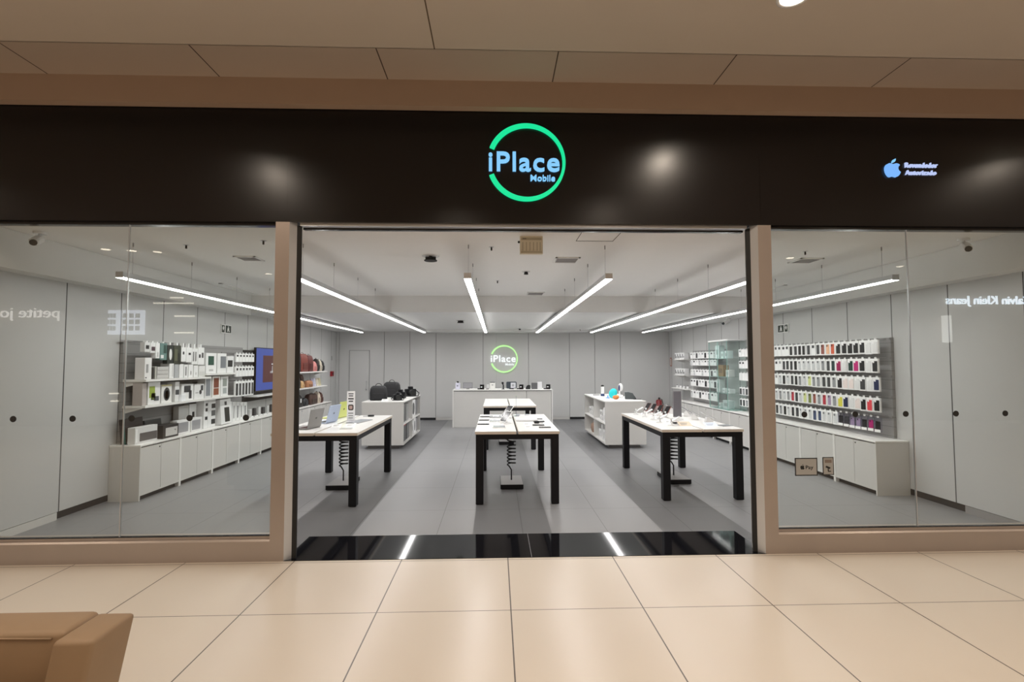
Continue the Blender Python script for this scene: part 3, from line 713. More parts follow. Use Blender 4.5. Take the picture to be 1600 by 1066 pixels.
b = MB(); b.box(0, .012, -.68, .68, -.012, .012, m_slat); b.build('rail_bar', t)
for y, tt in zip(ysr, top):
    b = MB(); b.tube([(.012, y-2.6, 0), (.245, y-2.6, 0), (.245, y-2.6, .012)], .003, m_hook, 5); b.box(.20, .245, y-2.6-.012, y-2.6+.012, tt[2]+tt[3]-1.935+.0015, 0.004, m_card); b.build('hook', t)
# shelf A
zA = 1.457
for y0, y1, h, bc, pr, lab in [
    (2.00, 2.13, .27, (226, 224, 224), [(.2, .5, .3, .7, (150, 150, 150)), (.1, .3, .05, .1, K)], 'tall white box with a diagonal grey picture, nearest the window'),
    (2.14, 2.18, .15, (70, 66, 62), [(.2, .8, .1, .9, (40, 40, 40))], 'short dark brown box beside the tall white box'),
    (2.19, 2.22, .16, (190, 188, 182), [], 'thin grey box between the brown box and the lying stack'),
    (2.46, 2.56, .20, (232, 232, 232), [(.6, .9, .1, .9, (205, 205, 205))], 'white upright box right behind the lying stack'),
    (2.57, 2.66, .19, (170, 172, 174), [], 'silver grey upright box'),
    (2.67, 2.76, .19, (232, 232, 232), [], 'plain white upright box after the silver one'),
    (2.77, 2.86, .18, (228, 228, 228), [(.35, .6, .15, .85, (110, 110, 110))], 'white upright box with a thin dark bottle picture'),
    (2.87, 2.98, .18, (230, 230, 230), [(.4, .6, .2, .5, (160, 160, 160))], 'white upright box with a small grey mark'),
    (2.99, 3.10, .17, (230, 230, 230), [(.4, .6, .2, .4, (190, 190, 190))], 'white upright box with a faint mark, second to last'),
    (3.11, 3.27, .16, (222, 222, 220), [(.1, .9, .1, .5, (205, 205, 203))], 'squat white box at the far end')]:
    LB(y0, y1, zA, h, lab + ', upper left shelf', bc, pr, d=.12)
for k in range(3):
    LB(2.23, 2.45, zA+k*.052, .050, f'flat grey box lying on the upper left shelf, {("bottom", "middle", "top")[k]} of a stack of three', (196, 194, 192), [(.05, .95, .1, .3, (175, 173, 170))], d=.14)
# shelf B
zB = 1.132
for y0, y1, h, bc, pr, lab in [
    (2.00, 2.08, .28, (178, 170, 166), [], 'dull grey-brown box nearest the window'),
    (2.10, 2.33, .29, (228, 228, 228), [(.1, .55, .3, .8, (150, 170, 66)), (.25, .6, .2, .5, (80, 96, 50)), (.5, .9, .15, .35, (90, 94, 100))], 'white box with a green and black picture'),
    (2.35, 2.56, .24, (226, 226, 224), [(.2, .8, .12, .85, (50, 52, 54, 'o')), (.32, .68, .2, .7, (226, 226, 224, 'o')), (.0, 1, .93, 1, (190, 180, 130))], 'white box picturing black headphones'),
    (2.62, 2.72, .27, (226, 226, 226), [(.1, .9, .35, .6, (60, 62, 66))], 'narrow white box with a dark picture'),
    (2.76, 3.03, .23, (230, 230, 230), [(.2, .75, .5, .9, (52, 54, 58)), (.62, .85, .1, .6, (60, 62, 66))], 'white box picturing dark goggles'),
    (3.05, 3.29, .22, (230, 230, 230), [(.5, .75, .3, .6, (48, 48, 50, 'o')), (.65, .9, .55, .9, (60, 62, 66)), (.1, .4, .4, .45, (150, 150, 150))], 'white box picturing small black earphones'),
    (3.31, 3.48, .31, (214, 214, 214), [(.15, .8, .1, .92, (128, 132, 138))], 'tall white box with a grey tablet picture'),
    (3.50, 3.72, .32, (228, 226, 222), [(.15, .8, .45, .92, (120, 62, 40)), (.15, .8, .1, .42, (140, 78, 52))], 'white box picturing brown tablet covers'),
    (3.73, 3.95, .31, (232, 232, 232), [(.25, .8, .5, .9, (150, 156, 150)), (.3, .8, .12, .42, (170, 176, 176))], 'white box picturing a pale grey cover')]:
    LB(y0, y1, zB, h, lab + ', lower left shelf', bc, pr, d=.12, x=-4.38)
LB(2.70, 2.80, zB, .09, 'small white cube box in front of the goggle box, lower left shelf', (236, 238, 242), (), x=-4.342, d=.035)
zC = 1.504
for y0, y1, h, bc, pr, lab in [
    (3.30, 3.58, .31, (232, 232, 232), [(.2, .75, .4, .85, (30, 74, 60)), (.3, .7, .1, .2, (190, 190, 190))], 'white box with a dark green square'),
    (3.60, 3.86, .31, (228, 228, 228), [(.35, .95, .25, .85, (120, 124, 130))], 'white box with a slanting grey cover picture'),
    (3.88, 4.09, .27, (228, 228, 228), [(.1, .8, .35, .75, (34, 34, 36))], 'white box with a black square')]:
    LB(y0, y1, zC, h, lab + ' on the short left shelf', bc, pr, d=.12, x=-4.37)
for z, h, n, rn, st in ((1.68, .14, 6, 'top', 'half'), (1.43, .17, 6, 'middle', 'half'), (1.09, .26, 6, 'bottom', 'full')):
    ys = []
    for i in range(n):
        y = 4.20+.105*i; ys.append(y)
        pack(-4.37, y, z, RZL, st, 'charcoal' if i % 3 else 'black', f'small white hanging box beside the television, {ORD[i]} from the window in its {rn} row', 'hanging boxes beside the television', w=.092, h=h, name='hanging_accessory_box', cat='accessory box')
    rail(-4.385, -4.61, ys, z+h+.013, 1, f'wall rail with hooks for the {rn} row of boxes beside the television')
# on the left worktop
zW = .672
LB(1.90, 2.24, zW, .30, 'large dark brown panel box with a teal edge, nearest window on left worktop', (44, 34, 32), [(.0, .05, 0, 1, (40, 120, 112)), (.12, .25, .02, .06, (230, 230, 230))], x=-4.50, d=.05, name='panel_box', tilt=6)
LB(2.30, 2.62, zW, .24, 'flat black boxed keyboard leaning at the back of the left worktop', (52, 56, 58), [(.05, .95, .1, .9, (40, 42, 44))], x=-4.52, d=.04, name='panel_box', tilt=8)
LB(1.90, 2.30, zW, .20, 'white and grey speaker box at the front of the left worktop', (212, 212, 212), [(.2, .98, .12, .62, (84, 80, 80)), (.02, .10, .1, .9, (235, 235, 235))], x=-4.38, d=.09, name='speaker_box')
LB(2.34, 2.66, zW, .17, 'black printer-like box with a pale front panel on the left worktop', (36, 32, 32), [(.16, .92, .15, .78, (196, 194, 192)), (.72, .82, .5, .6, (150, 150, 150))], x=-4.34, d=.12, name='speaker_box')
LB(2.68, 2.98, zW, .19, 'white open-fronted box with a grey panel, after the black one on the left worktop', (226, 226, 226), [(.06, .84, .12, .84, (150, 150, 154))], x=-4.38, d=.10)
LB(3.0, 3.26, zW, .19, 'second white box with a grey panel on the left worktop', (226, 226, 226), [(.06, .84, .12, .84, (156, 156, 160))], x=-4.38, d=.10)
LB(2.90, 3.13, zW, .37, 'tall pale box with a black slot behind the white boxes on the left worktop', (196, 196, 194), [(.2, .4, .1, .4, K)], x=-4.50, d=.08)
LB(3.14, 3.32, zW, .38, 'tall white box with stacked black pictures behind the white boxes', (230, 230, 230), [(.4, .7, .15, .3, K), (.4, .7, .4, .7, K)], x=-4.50, d=.08)
LB(3.33, 3.44, zW, .42, 'first tall narrow white box with black patches on the left worktop', (232, 232, 232), [(.3, .9, .3, .42, K), (.4, .9, .6, .72, K), (.4, .9, .8, .9, K)], x=-4.40, d=.12)
LB(3.47, 3.68, zW, .42, 'second tall narrow white box with black patches on the left worktop', (228, 228, 228), [(.45, .95, .1, .28, K), (.45, .95, .4, .6, (90, 90, 90)), (.45, .95, .68, .85, K)], x=-4.42, d=.12)
LB(3.74, 4.06, zW, .40, 'wide white box picturing a black phone screen on the left worktop', (232, 232, 232), [(.35, .8, .08, .66, (40, 44, 40)), (.4, .6, .75, .9, (70, 70, 70))], x=-4.36, d=.10, tilt=5)
for i in range(5):
    LB(4.12+.125*i, 4.235+.125*i, zW, .34-.012*i, f'slim white box in the row under the television, {ORD[i]} from the window', (230, 230, 230), [(.3, .55, .15, .8, (150, 150, 150) if i % 2 else (80, 80, 84))], x=-4.46, d=.06, group='slim white boxes beside the television')
b = MB(); b.box(-4.63, -4.36, 4.9, 6.3, 1.035, 1.055, m_white, .002); tag(b.build('wall_shelf'), 'thin white wall shelf just under the television', 'shelf')
for i in range(7):
    y = 4.84+.17*i
    t = empty('small_speaker', (-4.44, y, zW), RZL, f'small dark gadget on the left worktop under the television, {ORD[i]} from the window', 'gadget', 'gadgets under the television')
    b = MB(); b.box(-.05, .05, -.02, .08, 0, .02, m_whiteg, .004); b.build('stand', t)
    b = MB(); b.box(-.035, .035, 0, .05, .02, .15+.01*(i % 3), cm(60, 60, 62) if i % 2 else cm(200, 200, 200), .01); b.build('gadget_body', t)
# television
t = empty('television', (-4.60, 5.92, 1.54), RZL, 'wall television showing a blue screen with a dark red picture', 'television')
b = MB(); b.box(-.72, .72, -.055, -.01, -.42, .42, m_blackgl, .005); b.build('television_body', t)
b = MB(); b.box(-.705, .705, -.057, -.055, -.405, .405, emis('screen_blue', (.045, .085, .42), .85)); b.build('screen', t)
b = MB(); b.box(-.44, .44, -.059, -.057, -.26, .27, emis('screen_red', (.085, .012, .014), .9)); b.build('screen_picture', t)
b = MB()
me_ = emis('screen_white', (.8, .8, .85), .7)
b.sph((-.05, -.060, .10), .03, me_, (1.4, .05, .5)); b.cyl((-.05, -.060, .0), .006, .12, me_, 8)
for q in (-.12, -.07, -.03, .03): b.sph((q, -.060, -.06), .014, me_, (1, .05, 1.8))
b.build('screen_figures', t)
b = MB(); b.box(-.2, .2, -.01, .0, -.1, .1, m_rub); b.build('wall_mount', t)

# bags
def bag(y0, y1, z, h, kind, col, label, x=-4.38, d=.16):
    w = (y1-y0)/2*.96; m = cm(*col, .55, 'bag_leather')
    t = empty('display_bag', (x, (y0+y1)/2, z), RZL, label, 'bag', 'bags beyond the television')
    b = MB()
    prof = []
    topk = {'box': .94, 'round': .55, 'taper': .7}[kind]
    rings = []
    for v, s, dd in ((0, .96, .9), (.06, 1, 1), (.45, 1, 1), (.75, (1+topk)/2 if kind != 'box' else 1, .9), (.92, topk, .65), (1.0, topk*.8, .4)):
        ww, de = w*s, d/2*dd
        rings.append([(px*1.0, de and (d/2+py), v*h) for px, py in rr(2*ww, 2*de, min(ww, de)*.45)])
    b.loft(rings, m); b.build('bag_body', t)
    b = MB(); b.tube([(w*.4*cos(a), d/2, h*.94+h*.14*sin(a)) for a in [pi*k/10 for k in range(11)]], .006, cm(*[int(c*.7) for c in col], .5, 'bag_strap'), 6); b.build('handle', t)
    b = MB(); b.box(-w*.62, w*.62, -.012, .006, h*.12, h*.5, cm(*[int(c*.85) for c in col], .5, 'bag_pocket'), .006); b.build('front_pocket', t)
    return t
zs = 1.487
bag(6.55, 6.95, zs-.025, .43, 'box', (34, 36, 40), 'tall black bag at the window end of the upper bag shelf')
bag(6.96, 7.38, zs-.025, .41, 'box', (122, 56, 46), 'wide red-brown bag on the upper bag shelf')
bag(7.40, 7.70, zs-.025, .38, 'box', (96, 40, 38), 'narrow dark red bag on the upper bag shelf')
bag(7.71, 7.95, zs-.025, .24, 'round', (206, 134, 130), 'small pink rounded bag on the upper bag shelf')
bag(7.96, 8.12, zs-.025, .30, 'round', (44, 38, 36), 'dark rounded bag next to the pink one')
bag(8.13, 8.29, zs-.025, .28, 'round', (206, 196, 178), 'cream rounded bag near the far end of the upper bag shelf')
bag(8.30, 8.46, zs-.025, .26, 'round', (36, 36, 38), 'black rounded bag at the far end of the upper bag shelf')
zs = 1.095
o = bag(6.55, 6.95, zs, .31, 'taper', (32, 34, 40), 'black bag with a white tag on the middle bag shelf')
b = MB(); b.box(-.03, .03, -.02, -.016, .10, .20, m_card); b.build('price_tag', o)
bag(7.02, 7.16, zs, .16, 'box', (206, 168, 120), 'small tan pouch on the middle bag shelf')
bag(7.18, 7.35, zs, .30, 'box', (80, 54, 44), 'dark brown pouch behind the tan pouch', x=-4.46)
bag(7.36, 7.70, zs, .15, 'box', (168, 118, 84), 'wide light brown pouch on the middle bag shelf')
for i, (y, c, n_) in enumerate(((7.78, (190, 188, 212), 'lavender'), (7.93, (200, 198, 216), 'pale lavender'), (8.10, (216, 206, 186), 'cream'), (8.26, (206, 198, 164), 'sand-coloured'))):
    LB(y-.07, y+.07, zs, .19, f'{n_} folio cover standing on the middle bag shelf', c, [(.2, .8, .2, .8, tuple(int(v*.9) for v in c))], x=-4.42, d=.03, name='folio_cover', cat='tablet cover', tilt=8, group='folio covers')
zs = .672
o = bag(6.40, 6.66, zs, .28, 'box', (50, 40, 38), 'dark brown bag behind the left pillar, under the bag shelves')
o = bag(6.70, 7.12, zs, .27, 'taper', (40, 36, 34), 'slouching dark bag with a white tag on the left worktop')
b = MB(); b.box(-.025, .025, -.02, -.016, .10, .19, m_card); b.build('price_tag', o)
bag(7.16, 7.44, zs, .17, 'taper', (32, 34, 38), 'low black bag on the left worktop')
bag(7.52, 8.02, zs, .25, 'box', (74, 52, 44), 'wide brown satchel with a tan pocket on the left worktop')
bag(8.06, 8.22, zs, .27, 'round', (204, 190, 174), 'narrow cream bag at the far end of the left worktop')
bag(8.24, 8.40, zs, .25, 'round', (90, 58, 50), 'narrow red-brown bag, last on the left worktop')

# fire alarm, exit signs, fittings
t = empty('alarm_box', (-4.649, 9.75, 1.36), RZL, 'small red fire alarm box on the left wall near the grey door', 'alarm')
b = MB(); b.box(-.09, .09, -.05, 0, -.07, .07, cm(150, 22, 36), .006); b.build('alarm_body', t)
b = MB(); b.box(-.04, .04, -.056, -.05, -.03, .03, cm(60, 10, 16)); b.build('alarm_button', t)
t = empty('wall_switch', (-4.649, 9.78, 1.80), RZL, 'small pale wall fitting above the red alarm box', 'switch')
b = MB(); b.box(-.03, .03, -.012, 0, -.06, .06, cm(170, 170, 168), .003); b.build('cover_plate', t)
t = empty('extinguisher_sign', (5.129, 10.0, 1.67), RZR, 'small upright red and white sign on the right wall near the back corner', 'sign')
b = MB(); b.prism(rr(.16, .26, .05), -.006, 0, cm(170, 120, 104), 'y'); b.build('sign_board', t)
b = MB(); b.prism(rr(.10, .20, .04), -.008, -.006, cm(206, 196, 190), 'y'); b.build('sign_picture', t)
def exitsign(loc, rz, flip, label):
    t = empty('exit_sign', loc, rz, label, 'sign', 'emergency exit signs')
    b = MB(); b.box(-.16, .16, -.014, 0, -.075, .075, cm(236, 236, 234), .002); b.build('sign_board', t)
    g = cm(20, 40, 30); b = MB()
    f = -1 if flip else 1
    a = sorted((f*-.145, f*.03)); b.box(a[0], a[1], -.016, -.014, -.062, .062, g)
    a = sorted((f*.06, f*.145)); b.box(a[0], a[1], -.016, -.014, -.062, .062, g); b.build('green_field', t)
    w_ = cm(236, 236, 234); b = MB()
    b.sph((f*-.05, -.018, .035), .013, w_, (1, .15, 1))
    b.prism([(f*-.075, .02), (f*-.03, .02), (f*-.02, -.045), (f*-.04, -.045), (f*-.052, -.01), (f*-.075, -.045), (f*-.095, -.045), (f*-.07, -.005)], -.0185, -.016, w_, 'y')
    b.prism([(f*.075, .02), (f*.105, -.03), (f*.13, .02), (f*.112, .02), (f*.112, .045), (f*.093, .045), (f*.093, .02)], -.0185, -.016, w_, 'y'); b.build('running_figure', t)
exitsign((-4.649, 4.33, 2.245), RZL, True, 'black and white exit sign high on the left wall, above the television')
exitsign((5.129, 4.34, 2.255), RZR, False, 'green and white exit sign high on the right wall, above the phone cases')
# fire extinguisher
t = empty('fire_extinguisher', (4.72, 9.9, 0), 0, 'dark red fire extinguisher standing in the back right corner', 'fire extinguisher')
m_red = cm(128, 34, 40, .3)
b = MB(); b.cyl((0, 0, .32), .085, .44, m_red, 20); b.sph((0, 0, .54), .085, m_red, (1, 1, .55), 20); b.build('cylinder', t, True)
b = MB(); b.cyl((0, 0, .07), .10, .14, m_rub, 16, .09); b.build('floor_stand', t)
b = MB(); b.cyl((0, 0, .60), .022, .06, m_rub, 10); b.box(-.01, .01, -.09, .03, .63, .645, m_rub); b.tube([(0, .02, .62), (.09, .0, .58), (.12, 0, .45), (.105, 0, .25)], .01, m_rub, 6); b.build('valve_and_hose', t)
b = MB(); b.cyl((0, 0, .34), .0865, .12, cm(214, 190, 188), 20); b.build('paper_label', t)

# ================================================================== GLASS SHOWCASE (right)
t = empty('glass_showcase', (4.905, 6.05, .672), 0, 'green-edged glass showcase cabinet standing on the right worktop', 'glass showcase')
w, d, h = .20, .42, 1.455
b = MB(); b.box(-w, w, -d, d, 0, .012, m_cedge); b.box(-w-.01, w, -d-.01, d+.01, h-.03, h, m_whiteg, .003); b.build('case_frame', t)
b = MB()
b.box(-w, -w+.006, -d, 0-.002, .012, h-.03, m_cglass); b.box(-w, -w+.006, .002, d, .012, h-.03, m_cglass)
b.build('glass_door', t)
for yy in (-d, d-.006):
    b = MB(); b.box(-w+.006, w, yy, yy+.006, .012, h-.03, m_cglass); b.build('side_pane', t)
b = MB()
for x, y in ((-w+.003, -d+.004), (-w+.003, d-.004), (-w+.003, 0)): b.box(x-.006, x+.006, y-.005, y+.005, .012, h-.03, m_cedge)
b.build('corner_edge', t)
for z in (.34, .68, 1.06):
    b = MB(); b.box(-w+.02, w-.01, -d+.01, d-.01, z-.004, z+.004, m_cglass); b.box(-w+.016, -w+.02, -d+.01, d-.01, z-.005, z+.005, m_cedge); b.build('glass_shelf', t)
for i, (y, z, ww, hh, c, lab) in enumerate([(5.86, 1.737, .12, .16, (220, 232, 232), 'white box'), (6.04, 1.737, .12, .15, (214, 230, 228), 'pale box'), (6.27, 1.737, .18, .28, (222, 234, 234), 'large white rounded box'),
        (5.82, 1.357, .14, .14, (226, 226, 224), 'white box'), (6.13, 1.357, .26, .24, (150, 124, 92), 'brown box'), (5.80, 1.017, .14, .08, (226, 230, 230), 'low white box'), (6.0, 1.017, .12, .09, (224, 230, 230), 'low pale box'),
        (6.26, 1.017, .14, .27, (222, 228, 228), 'tall white box'), (5.92, .687, .26, .17, (204, 212, 212), 'wide grey-white box'), (6.20, .687, .10, .10, (226, 228, 228), 'small white cube')]):
    sh = {1.737: 'top', 1.357: 'second', 1.017: 'third', .687: 'bottom'}[z]
    dbox('showcase_box', 'product box', f'{lab} on the {sh} level in the glass showcase, {"nearer" if y < 6.05 else "farther"} half', 4.80, y, z, RZR, ww, hh, .12, c, [(.2, .8, .3, .7, tuple(int(v*.8) for v in c))], 'boxes inside the glass showcase')
# beyond the showcase: rows of small white boxes
for ri, (z, h) in enumerate(((1.75, .15), (1.58, .13), (1.33, .15), (1.07, .17), (.78, .18))):
    rn = ('top', 'second', 'third', 'fourth', 'bottom')[ri]; ys = []
    for i in range(9):
        y = 6.68+.165*i; ys.append(y)
        st = 'half' if (i+ri) % 3 else 'full'
        pack(4.93, y, z, RZR, st, random.choice(['charcoal', 'grey', 'clear', 'clear', 'black']), f'small white box beyond the glass showcase, {ORD[i]} from it in the {rn} row', 'small white boxes beyond the showcase', w=.15, h=h, name='hanging_accessory_box', cat='accessory box')
    rail(4.945, 5.09, ys, z+h+.013, -1, f'wall rail with hooks for the {rn} row beyond the showcase')
for z, rn in ((1.74, 'upper'), (1.325, 'lower')):
    shelf(8.3, 9.02, z, 4.84, f'short {rn} white wall shelf near the back of the right wall', xw=5.13, th=.02)
    for i in range(4):
        y = 8.40+.17*i
        dbox('speaker_box', 'product box', f'white box with dark pictures, {rn} shelf near the back corner, {ORD[i]} from window', 4.87, y, z+.001, RZR, .16, .17, .12, (228, 228, 228), [(.15, .4, .2, .8, (60, 60, 62)), (.6, .85, .2, .5, (60, 60, 62))], 'white boxes on the back right shelves')
shelf(8.1, 9.1, .975, 4.80, 'low white wall shelf near the back of the right wall', xw=5.13, th=.02)
for i in range(4):
    y = 8.2+.24*i
    t = empty('small_speaker', (4.90, y, .976), RZR, f'small white gadget on the low back right shelf, {ORD[i]} from the window', 'gadget', 'gadgets on the low back right shelf')
    b = MB(); b.cyl((0, 0, .035), .03, .07, m_whiteg, 14); b.build('gadget_body', t)
    b = MB(); b.cyl((0, 0, .074), .022, .008, m_rub, 14); b.build('gadget_top', t)

# ================================================================== THINGS ON TABLES
def phone(x, y, z, rz, col, label, stand=True, tilt=62, group='phones on the tables', w=.072, h=.15):
    t = empty('display_phone', (x, y, z), rz, label, 'phone', group)
    m = cm(*COL[col], .3, 'phone_'+col)
    if stand:
        b = MB(); b.cyl((0, .02, .004), .038, .008, m_whiteg, 18); b.box(-.012, .012, .03, .045, .006, .085, m_whiteg, .003, M=Matrix.Rotation(radians(12), 4, 'X')); b.build('stand', t)
        Mx = Matrix.Translation((0, 0, .045)) @ Matrix.Rotation(radians(-(90-tilt)), 4, 'X')
        b = MB(); b.prism(rr(w, h, .010, 0, h/2), 0, .008, m, 'y', M=Mx); b.build('phone_body', t)
        b = MB(); b.prism(rr(w-.006, h-.006, .008, 0, h/2), -.0008, 0, m_blackgl, 'y', M=Mx); b.build('screen', t)
    else:
        Mx = Matrix.Translation((0, 0, .001)) @ Matrix.Rotation(radians(-90), 4, 'X')
        b = MB(); b.prism(rr(w, h, .010, 0, 0), -.008, 0, m, 'y', M=Mx); b.build('phone_body', t)
        b = MB(); b.prism(rr(w-.006, h-.006, .008, 0, 0), -.0092, -.008, m_blackgl if col != 'white' else cm(190, 194, 200, .2), 'y', M=Mx); b.build('screen', t)
    return t
def card(x, y, z, rz, label, w=.09, h=.06, group='price cards on the tables', flat=False, col=(236, 236, 236)):
    t = empty('price_card', (x, y, z), rz, label, 'price card', group)
    Mx = Matrix.Rotation(radians(-70 if flat else -25), 4, 'X')
    b = MB(); b.box(-w/2, w/2, 0, .004, 0, h, cm(*col), .001, M=Mx); b.build('card_face', t)
    b = MB()
    for k in range(3): b.box(-w*.35, w*(.1+.08*k), -.001, 0, h*(.25+.2*k), h*(.31+.2*k), cm(120, 122, 126), M=Mx)
    b.build('printed_lines', t)
def tablet(x, y, z, rz, col, label, w=.25, h=.18, tilt=0):
    t = empty('display_tablet', (x, y, z), rz, label, 'tablet', 'tablets on the tables')
    Mx = Matrix.Rotation(radians(-90+tilt), 4, 'X') @ Matrix.Translation((0, 0, -h/2 if not tilt else 0))
    b = MB(); b.prism(rr(w, h, .012, 0, h/2), -.008, 0, cm(*COL[col], .35), 'y', M=Mx); b.build('tablet_body', t)
    b = MB(); b.prism(rr(w-.02, h-.02, .008, 0, h/2), -.0092, -.008, cm(170, 174, 180, .15) if col != 'black' else m_blackgl, 'y', M=Mx); b.build('screen', t)
    if tilt:
        b = MB(); q = h*sin(radians(tilt)); yy = h*cos(radians(tilt))
        b.prism([(0, 0), (yy*.6, q*.6-.006), (yy*.75, 0)], -.05, .05, m_whiteg, 'x'); b.build('stand', t)
def laptop(x, y, z, rz, col, label, ang=105, w=.30, d=.235, scr=None):
    t = empty('laptop', (x, y, z), rz, label, 'laptop', 'laptops on the left table')
    m = cm(*col, .35, 'laptop_shell')
    b = MB(); b.box(-w/2, w/2, -d, 0, .002, .014, m, .004); b.build('base', t)
    b = MB(); b.box(-w/2+.02, w/2-.02, -d*.55, -.02, .014, .0155, m_blackgl); b.build('keyboard', t)
    Mx = Matrix.Translation((0, 0, .012)) @ Matrix.Rotation(radians(-(ang-90)), 4, 'X')
    b = MB(); b.box(-w/2, w/2, 0, .007, 0, d, m, .003, M=Mx); b.box(-.018, .018, .007, .008, d*.46, d*.56, cm(*[int(c*.6) for c in col], .2), M=Mx); b.build('lid', t)
    b = MB(); b.box(-w/2+.008, w/2-.008, -.001, 0, .01, d-.008, scr or cm(40, 60, 110, .15), M=Mx); b.build('screen', t)
zT = .851
# middle front table
for i, (x, y) in enumerate(((-.165, 3.10), (-.168, 2.66), (-.168, 2.20))):
    phone(x, y, zT, radians(90), 'charcoal', f'dark phone lying at the left edge of the middle front table, {("farthest", "middle", "nearest")[i]} of three', False)
    card(x+.16, y-.05, zT, 0, f'small price card beside the lying dark phone, middle front table, {("farthest", "middle", "nearest")[i]} of three', flat=True)
tablet(.02, 3.10, zT, 0, 'grey', 'grey tablet lying near the back of the middle front table', .24, .24)
tablet(.02, 2.55, zT, 0, 'white', 'white tablet lying left of the gap on the middle front table', .24, .17)
tablet(.035, 1.93, zT, 0, 'white', 'pale tablet lying nearest the front edge of the middle table', .17, .20)
for i, (x, y, h) in enumerate(((.125, 2.35, .17), (.15, 2.95, .20))):
    t = empty('display_tablet', (x, y, zT), radians(-62), f'white tablet tilted upright beside the gap of the middle front table, {("nearer", "farther")[i]} one', 'tablet', 'tilted tablets on the middle table')
    Mx = Matrix.Translation((0, -.05, .02)) @ Matrix.Rotation(radians(-38), 4, 'X')
    b = MB(); b.prism(rr(.16, h, .012, 0, h/2), 0, .010, m_whiteg, 'y', M=Mx); b.build('tablet_body', t)
    b = MB(); b.prism(rr(.145, h-.015, .008, 0, h/2), -.0015, 0, m_blackgl, 'y', M=Mx); b.build('screen', t)
    b = MB(); b.box(-.05, .05, -.06, .06, 0, .008, m_whiteg, .003); b.box(-.008, .008, .01, .022, .008, .10, m_alu); b.build('stand', t)
t = empty('laptop', (.42, 2.62, zT), radians(180), 'closed white laptop lying right of the gap on the middle front table', 'laptop')
b = MB(); b.box(-.15, .15, -.11, .11, 0, .016, cm(222, 222, 224, .3), .005); b.build('base', t)
b = MB(); b.box(-.15, .15, -.11, .11, .017, .022, cm(232, 232, 234, .3), .002); b.build('lid', t)
for i, (x, y, c) in enumerate(((.58, 2.76, 'grey'), (.58, 2.46, 'black'), (.54, 2.08, 'charcoal'), (.60, 1.85, 'grey'))):
    phone(x, y, zT, radians(90), c, f'{c} phone lying at the right edge of the middle front table, {ORD[3-i]} from the front', False)
card(.40, 2.12, zT, 0, 'price card right of the gap on the middle front table, farther one', flat=True)
card(.40, 1.86, zT, 0, 'price card right of the gap on the middle front table, nearer one', flat=True)
t = empty('charger_block', (.535, 2.29, zT), 0, 'small black charger block on the right half of the middle front table', 'charger')
b = MB(); b.box(-.035, .035, -.02, .02, 0, .03, m_blackgl, .008); b.build('charger_body', t)
b = MB(); b.tube([(.035, 0, .01), (.06, .02, .004), (.09, .01, .004)], .003, m_rub, 6); b.build('cable', t)
t = empty('acrylic_stand', (.30, 3.2, zT), 0, 'clear acrylic sign stand at the back of the middle front table', 'stand')
b = MB(); b.box(-.004, .004, -.08, .08, .004, .30, m_acr); b.build('upright_pane', t)
b = MB(); b.box(-.04, .04, -.08, .08, 0, .004, m_acr); b.build('base', t)
# middle rear table: drawers look / small items at its far end
for i, (x, y) in enumerate(((.33, 3.33), (.47, 3.33))):
    phone(x, y, zT, 0, 'white', f'white phone lying at the very back of the middle front table, {("left", "right")[i]} one', False)
# left table
laptop(-2.25, 1.93, zT, radians(-101), (128, 126, 124), 'open grey laptop facing left, nearest on the left table', 102)
laptop(-2.23, 2.52, zT, radians(-101), (176, 190, 214), 'open pale blue laptop in the middle of the left table', 104)
laptop(-2.27, 3.10, zT, radians(-101), (206, 214, 120), 'open yellow-green laptop farthest on the left table', 102)
t = empty('price_board', (-2.03, 2.72, zT), 0, 'tall white price board with lines of print on the left table', 'sign')
b = MB(); b.box(-.055, .055, -.004, .004, .0, .41, m_card, .001); b.build('board', t)
b = MB(); b.box(-.06, .06, -.04, .04, 0, .005, m_acr); b.build('base', t)
b = MB()
for z, w_, hh in ((.375, .07, .012), (.345, .06, .014), (.305, .075, .018), (.27, .06, .016), (.105, .07, .01), (.07, .065, .008), (.04, .06, .008)): b.box(-w_/2, w_/2, -.0055, -.004, z-hh/2, z+hh/2, cm(60, 60, 62))
b.prism(rr(.075, .08, .02, 0, .185), -.006, -.004, cm(70, 62, 60), 'y'); b.prism(rr(.045, .045, .01, 0, .185), -.007, -.006, cm(190, 160, 150), 'y'); b.build('printed_lines', t)
tablet(-1.88, 2.62, zT, radians(-12), 'grey', 'silver tablet lying on the right half of the left table', .19, .42)
t = empty('charger_block', (-1.88, 3.24, zT), 0, 'small black charger block at the far end of the left table', 'charger')
b = MB(); b.box(-.045, .045, -.025, .025, 0, .025, m_blackgl, .006); b.build('charger_body', t)
b = MB(); b.tube([(-.045, 0, .01), (-.08, .01, .004), (-.12, .0, .004)], .003, m_rub, 6); b.build('cable', t)
card(-1.86, 2.10, zT, 0, 'small price card on the right half of the left table', .12, .07, flat=True)
phone(-1.83, 1.86, zT, radians(90), 'white', 'white phone lying near the front of the left table', False)
t = empty('computer_mouse', (-1.84, 2.25, zT), 0, 'white computer mouse on the right half of the left table', 'mouse')
b = MB(); b.sph((0, 0, .006), .034, m_whiteg, (.8, 1.5, .55)); b.build('mouse_body', t, True)
b = MB(); b.box(-.002, .002, -.045, -.005, .012, .0225, m_slat); b.build('scroll_strip', t)
card(-2.02, 2.05, zT, 0, 'low price card just right of the gap on the left table', .12, .08, flat=True)
